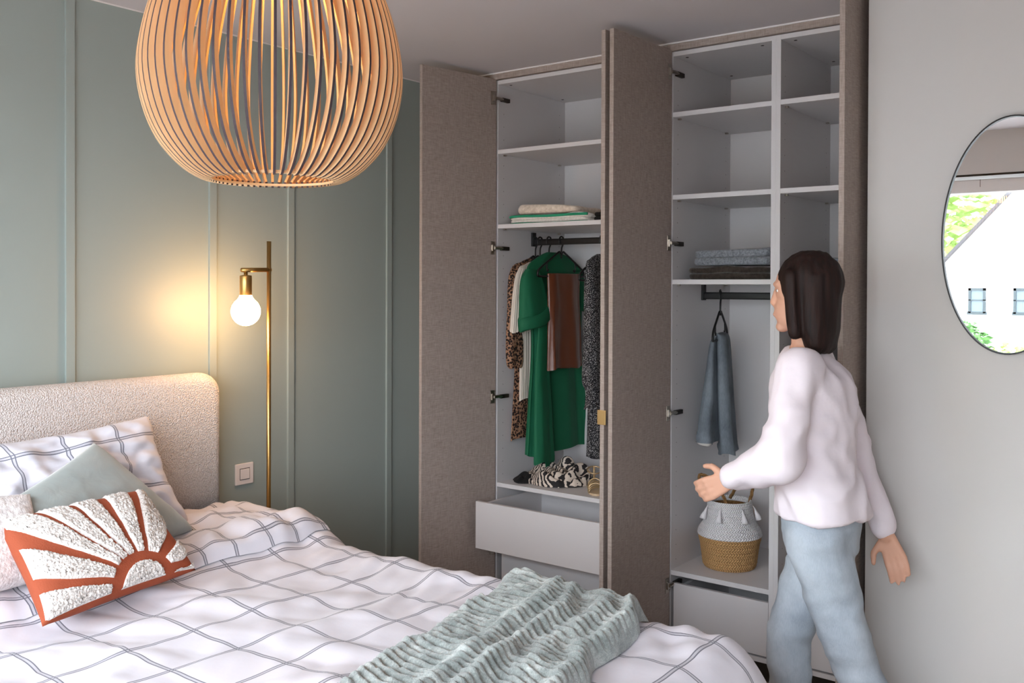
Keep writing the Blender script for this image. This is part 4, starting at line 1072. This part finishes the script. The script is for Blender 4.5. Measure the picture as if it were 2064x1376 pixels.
M_hair = m_hair()
pe = thing('person', 'person in a pale pink shirt and light jeans walking left past the wardrobe', 'person', (PB.x, PB.y, 0))
bm = bmesh.new()
# trunk and neck
add_loft(bm, [(off(J['pel'], z=-0.09), 0.13, 0.095, LW, FW), (J['pel'], 0.158, 0.108, LW, FW), (J['waist'], 0.122, 0.085, LW, FW), (J['chest'], 0.142, 0.100, LW, FW), (off(J['chest'], z=0.10), 0.150, 0.092, LW, FW), (off(J['neck'], z=-0.02), 0.085, 0.062, LW, FW), (off(J['neck'], z=0.02), 0.055, 0.052, LW, FW)])
add_capsule(bm, off(J['neck'], -0.005, z=-0.02), off(J['head'], -0.015, z=-0.06), 0.052, 0.048)
H = J['head']; U = V((0, 0, 1))
add_ell(bm, off(H, -0.012, z=0.025), (FW*0.094, LW*0.074, U*0.098)); add_ell(bm, off(H, 0.028, z=-0.055), (FW*0.056, LW*0.052, U*0.062))
add_ell(bm, off(H, 0.058, z=-0.105), (FW*0.022, LW*0.024, U*0.018))                       # chin
add_capsule(bm, off(H, 0.076, z=0.018), off(H, 0.088, z=-0.028), 0.008, 0.011); add_capsule(bm, off(H, 0.074, z=-0.012), off(H, 0.080, z=-0.034), 0.012, 0.012)           # nose
add_capsule(bm, off(H, 0.079, -0.018, -0.066), off(H, 0.079, 0.018, -0.066), 0.007, 0.007)  # lips
for s in (1, -1):
    add_ell(bm, off(H, -0.004, s*0.077, -0.005), (FW*0.018, LW*0.008, U*0.030))           # ears
    add_capsule(bm, off(H, 0.079, s*0.016, 0.030), off(H, 0.062, s*0.046, 0.030), 0.008, 0.007)   # brow
# arms
for p, rr in (('l', (0.048, 0.040, 0.036, 0.026)), ('r', (0.048, 0.040, 0.036, 0.026))):
    s, e, w = J[p+'s'], J[p+'e'], J[p+'w']
    add_capsule(bm, off(J['neck'], z=-0.06), s, 0.055, 0.050); add_capsule(bm, s, e, rr[0], rr[1]); add_capsule(bm, e, w, rr[2], rr[3])
    d = (w-e).normalized()
    side = (LW*(-1 if p == 'l' else 1)); pn = (side-d*side.dot(d)).normalized(); wv = d.cross(pn).normalized()   # palm normal, width direction
    if wv.dot(FW+U*0.3) < 0: wv = -wv                                                     # thumb side points forward
    k0 = w+d*0.085
    for q in (-0.028, -0.010, 0.010, 0.028): add_capsule(bm, w+d*0.005+wv*q*0.5, k0+wv*q, 0.014, 0.011)
    for q, ln in ((0.030, 0.070), (0.010, 0.080), (-0.010, 0.074), (-0.029, 0.058)):
        p0 = k0+wv*q; d1 = (d+pn*0.30).normalized(); d2 = (d+pn*0.85).normalized(); d3 = (d+pn*1.5).normalized()
        p1 = p0+d1*ln*0.45; p2 = p1+d2*ln*0.32; p3 = p2+d3*ln*0.23
        add_capsule(bm, p0, p1, 0.0092, 0.0085); add_capsule(bm, p1, p2, 0.0085, 0.0078); add_capsule(bm, p2, p3, 0.0078, 0.0066)
    p0 = w+d*0.022+wv*0.026; p1 = p0+(d*0.6+wv*0.8+pn*0.25).normalized()*0.040; p2 = p1+(d*0.95+wv*0.3+pn*0.35).normalized()*0.032
    add_capsule(bm, p0, p1, 0.013, 0.0105); add_capsule(bm, p1, p2, 0.0105, 0.0085)
# legs and feet
for p in 'lr':
    h, k, a = J[p+'h'], J[p+'k'], J[p+'a']
    add_capsule(bm, h, k, 0.085, 0.054); add_capsule(bm, k, k.lerp(a, 0.35), 0.053, 0.056); add_capsule(bm, k.lerp(a, 0.35), a, 0.055, 0.036)
    toe = V((a.x, a.y, 0.022))+FW*0.145 if p == 'r' else V((a.x, a.y, 0.028))+FW*0.125
    heel = a+FW*-0.025+V((0, 0, -0.035))
    add_capsule(bm, heel, toe-FW*0.04+V((0, 0, 0.008)), 0.032, 0.030, flat=1.0); add_capsule(bm, toe-FW*0.04, toe, 0.028, 0.020)
def face(co):
    return 0.0
body = fuse('body', bm, M_skin, pe, 0.0048, 5)
# eyes sit in the sockets
M_eye = plain('eye_white', (236, 232, 228), 0.2); M_iris = plain('brown_iris', (60, 38, 26), 0.2)
for s in (1, -1):
    bm = bmesh.new(); add_ell(bm, off(H, 0.061, s*0.030, 0.010), (FW*0.010, LW*0.010, U*0.007)); bm_obj('eye', bm, M_eye, pe, True)
    bm = bmesh.new(); add_ell(bm, off(H, 0.070, s*0.030, 0.010), (FW*0.0022, LW*0.0045, U*0.0045)); bm_obj('iris', bm, M_iris, pe, True)
# hair: shoulder-length bob, leaving the face open
bm = bmesh.new()
add_ell(bm, off(H, -0.028, z=0.036), (FW*0.104, LW*0.090, U*0.104))
add_loft(bm, [(off(H, -0.045, z=0.06), 0.088, 0.078, LW, FW), (off(H, -0.050, z=-0.03), 0.094, 0.070, LW, FW), (off(H, -0.055, z=-0.11), 0.098, 0.062, LW, FW), (off(H, -0.06, z=-0.165), 0.086, 0.046, LW, FW), (off(H, -0.062, z=-0.185), 0.06, 0.03, LW, FW)])
for s in (1, -1): add_capsule(bm, off(H, 0.015, s*0.072, 0.05), off(H, 0.0, s*0.080, -0.12), 0.030, 0.022)
fuse('hair', bm, M_hair, pe, 0.007, 4, lambda c: 0.004*nz(c.x*60, c.y*60, c.z*7))
# shirt: loose, reaching to the hips, long sleeves
bm = bmesh.new()
add_loft(bm, [(off(J['pel'], -0.005, z=0.015), 0.192, 0.146, LW, FW), (off(J['pel'], z=0.10), 0.182, 0.136, LW, FW), (J['waist'], 0.168, 0.124, LW, FW), (J['chest'], 0.172, 0.128, LW, FW), (off(J['chest'], z=0.09), 0.172, 0.112, LW, FW), (off(J['neck'], z=-0.022), 0.10, 0.078, LW, FW), (off(J['neck'], z=0.008), 0.068, 0.064, LW, FW)])
for p in 'lr':
    s, e, w = J[p+'s'], J[p+'e'], J[p+'w']
    add_capsule(bm, off(J['neck'], z=-0.062), s, 0.066, 0.066); add_capsule(bm, s, e, 0.066, 0.066); add_capsule(bm, e, w.lerp(e, 0.12), 0.062, 0.046)
fuse('shirt', bm, M_shirt, pe, 0.011, 6, lambda c: 0.014*nz(c.x*9, c.y*9, c.z*5)+0.010*(0.5-abs(nz(c.x*11+c.z*9, c.y*11, c.z*9-c.x*5))*2))
# jeans
bm = bmesh.new()
add_loft(bm, [(off(J['pel'], z=-0.10), 0.150, 0.110, LW, FW), (J['pel'], 0.170, 0.120, LW, FW), (off(J['pel'], z=0.08), 0.148, 0.106, LW, FW)])
for p in 'lr':
    h, k, a = J[p+'h'], J[p+'k'], J[p+'a']
    add_capsule(bm, h, k, 0.096, 0.072); add_capsule(bm, k, a.lerp(k, 0.06), 0.072, 0.062)
fuse('jeans', bm, M_trous, pe, 0.010, 5, lambda c: 0.006*nz(c.x*14, c.y*14, c.z*10)+0.005*(0.5-abs(nz(c.x*8, c.y*8, c.z*16))*2))
M_shoe = plain('white_shoe', (220, 218, 216), 0.6)
for p in 'lr':
    a = J[p+'a']; bm = bmesh.new(); toe = V((a.x, a.y, 0.024))+FW*0.155 if p == 'r' else V((a.x, a.y, 0.030))+FW*0.13
    heel = a+FW*-0.028+V((0, 0, -0.036))
    add_capsule(bm, heel, toe-FW*0.05+V((0, 0, 0.010)), 0.040, 0.037); add_capsule(bm, toe-FW*0.05+V((0, 0, 0.004)), toe, 0.035, 0.026); add_capsule(bm, heel+V((0, 0, 0.005)), a, 0.038, 0.042)
    fuse('shoe', bm, M_shoe, pe, 0.008, 3)
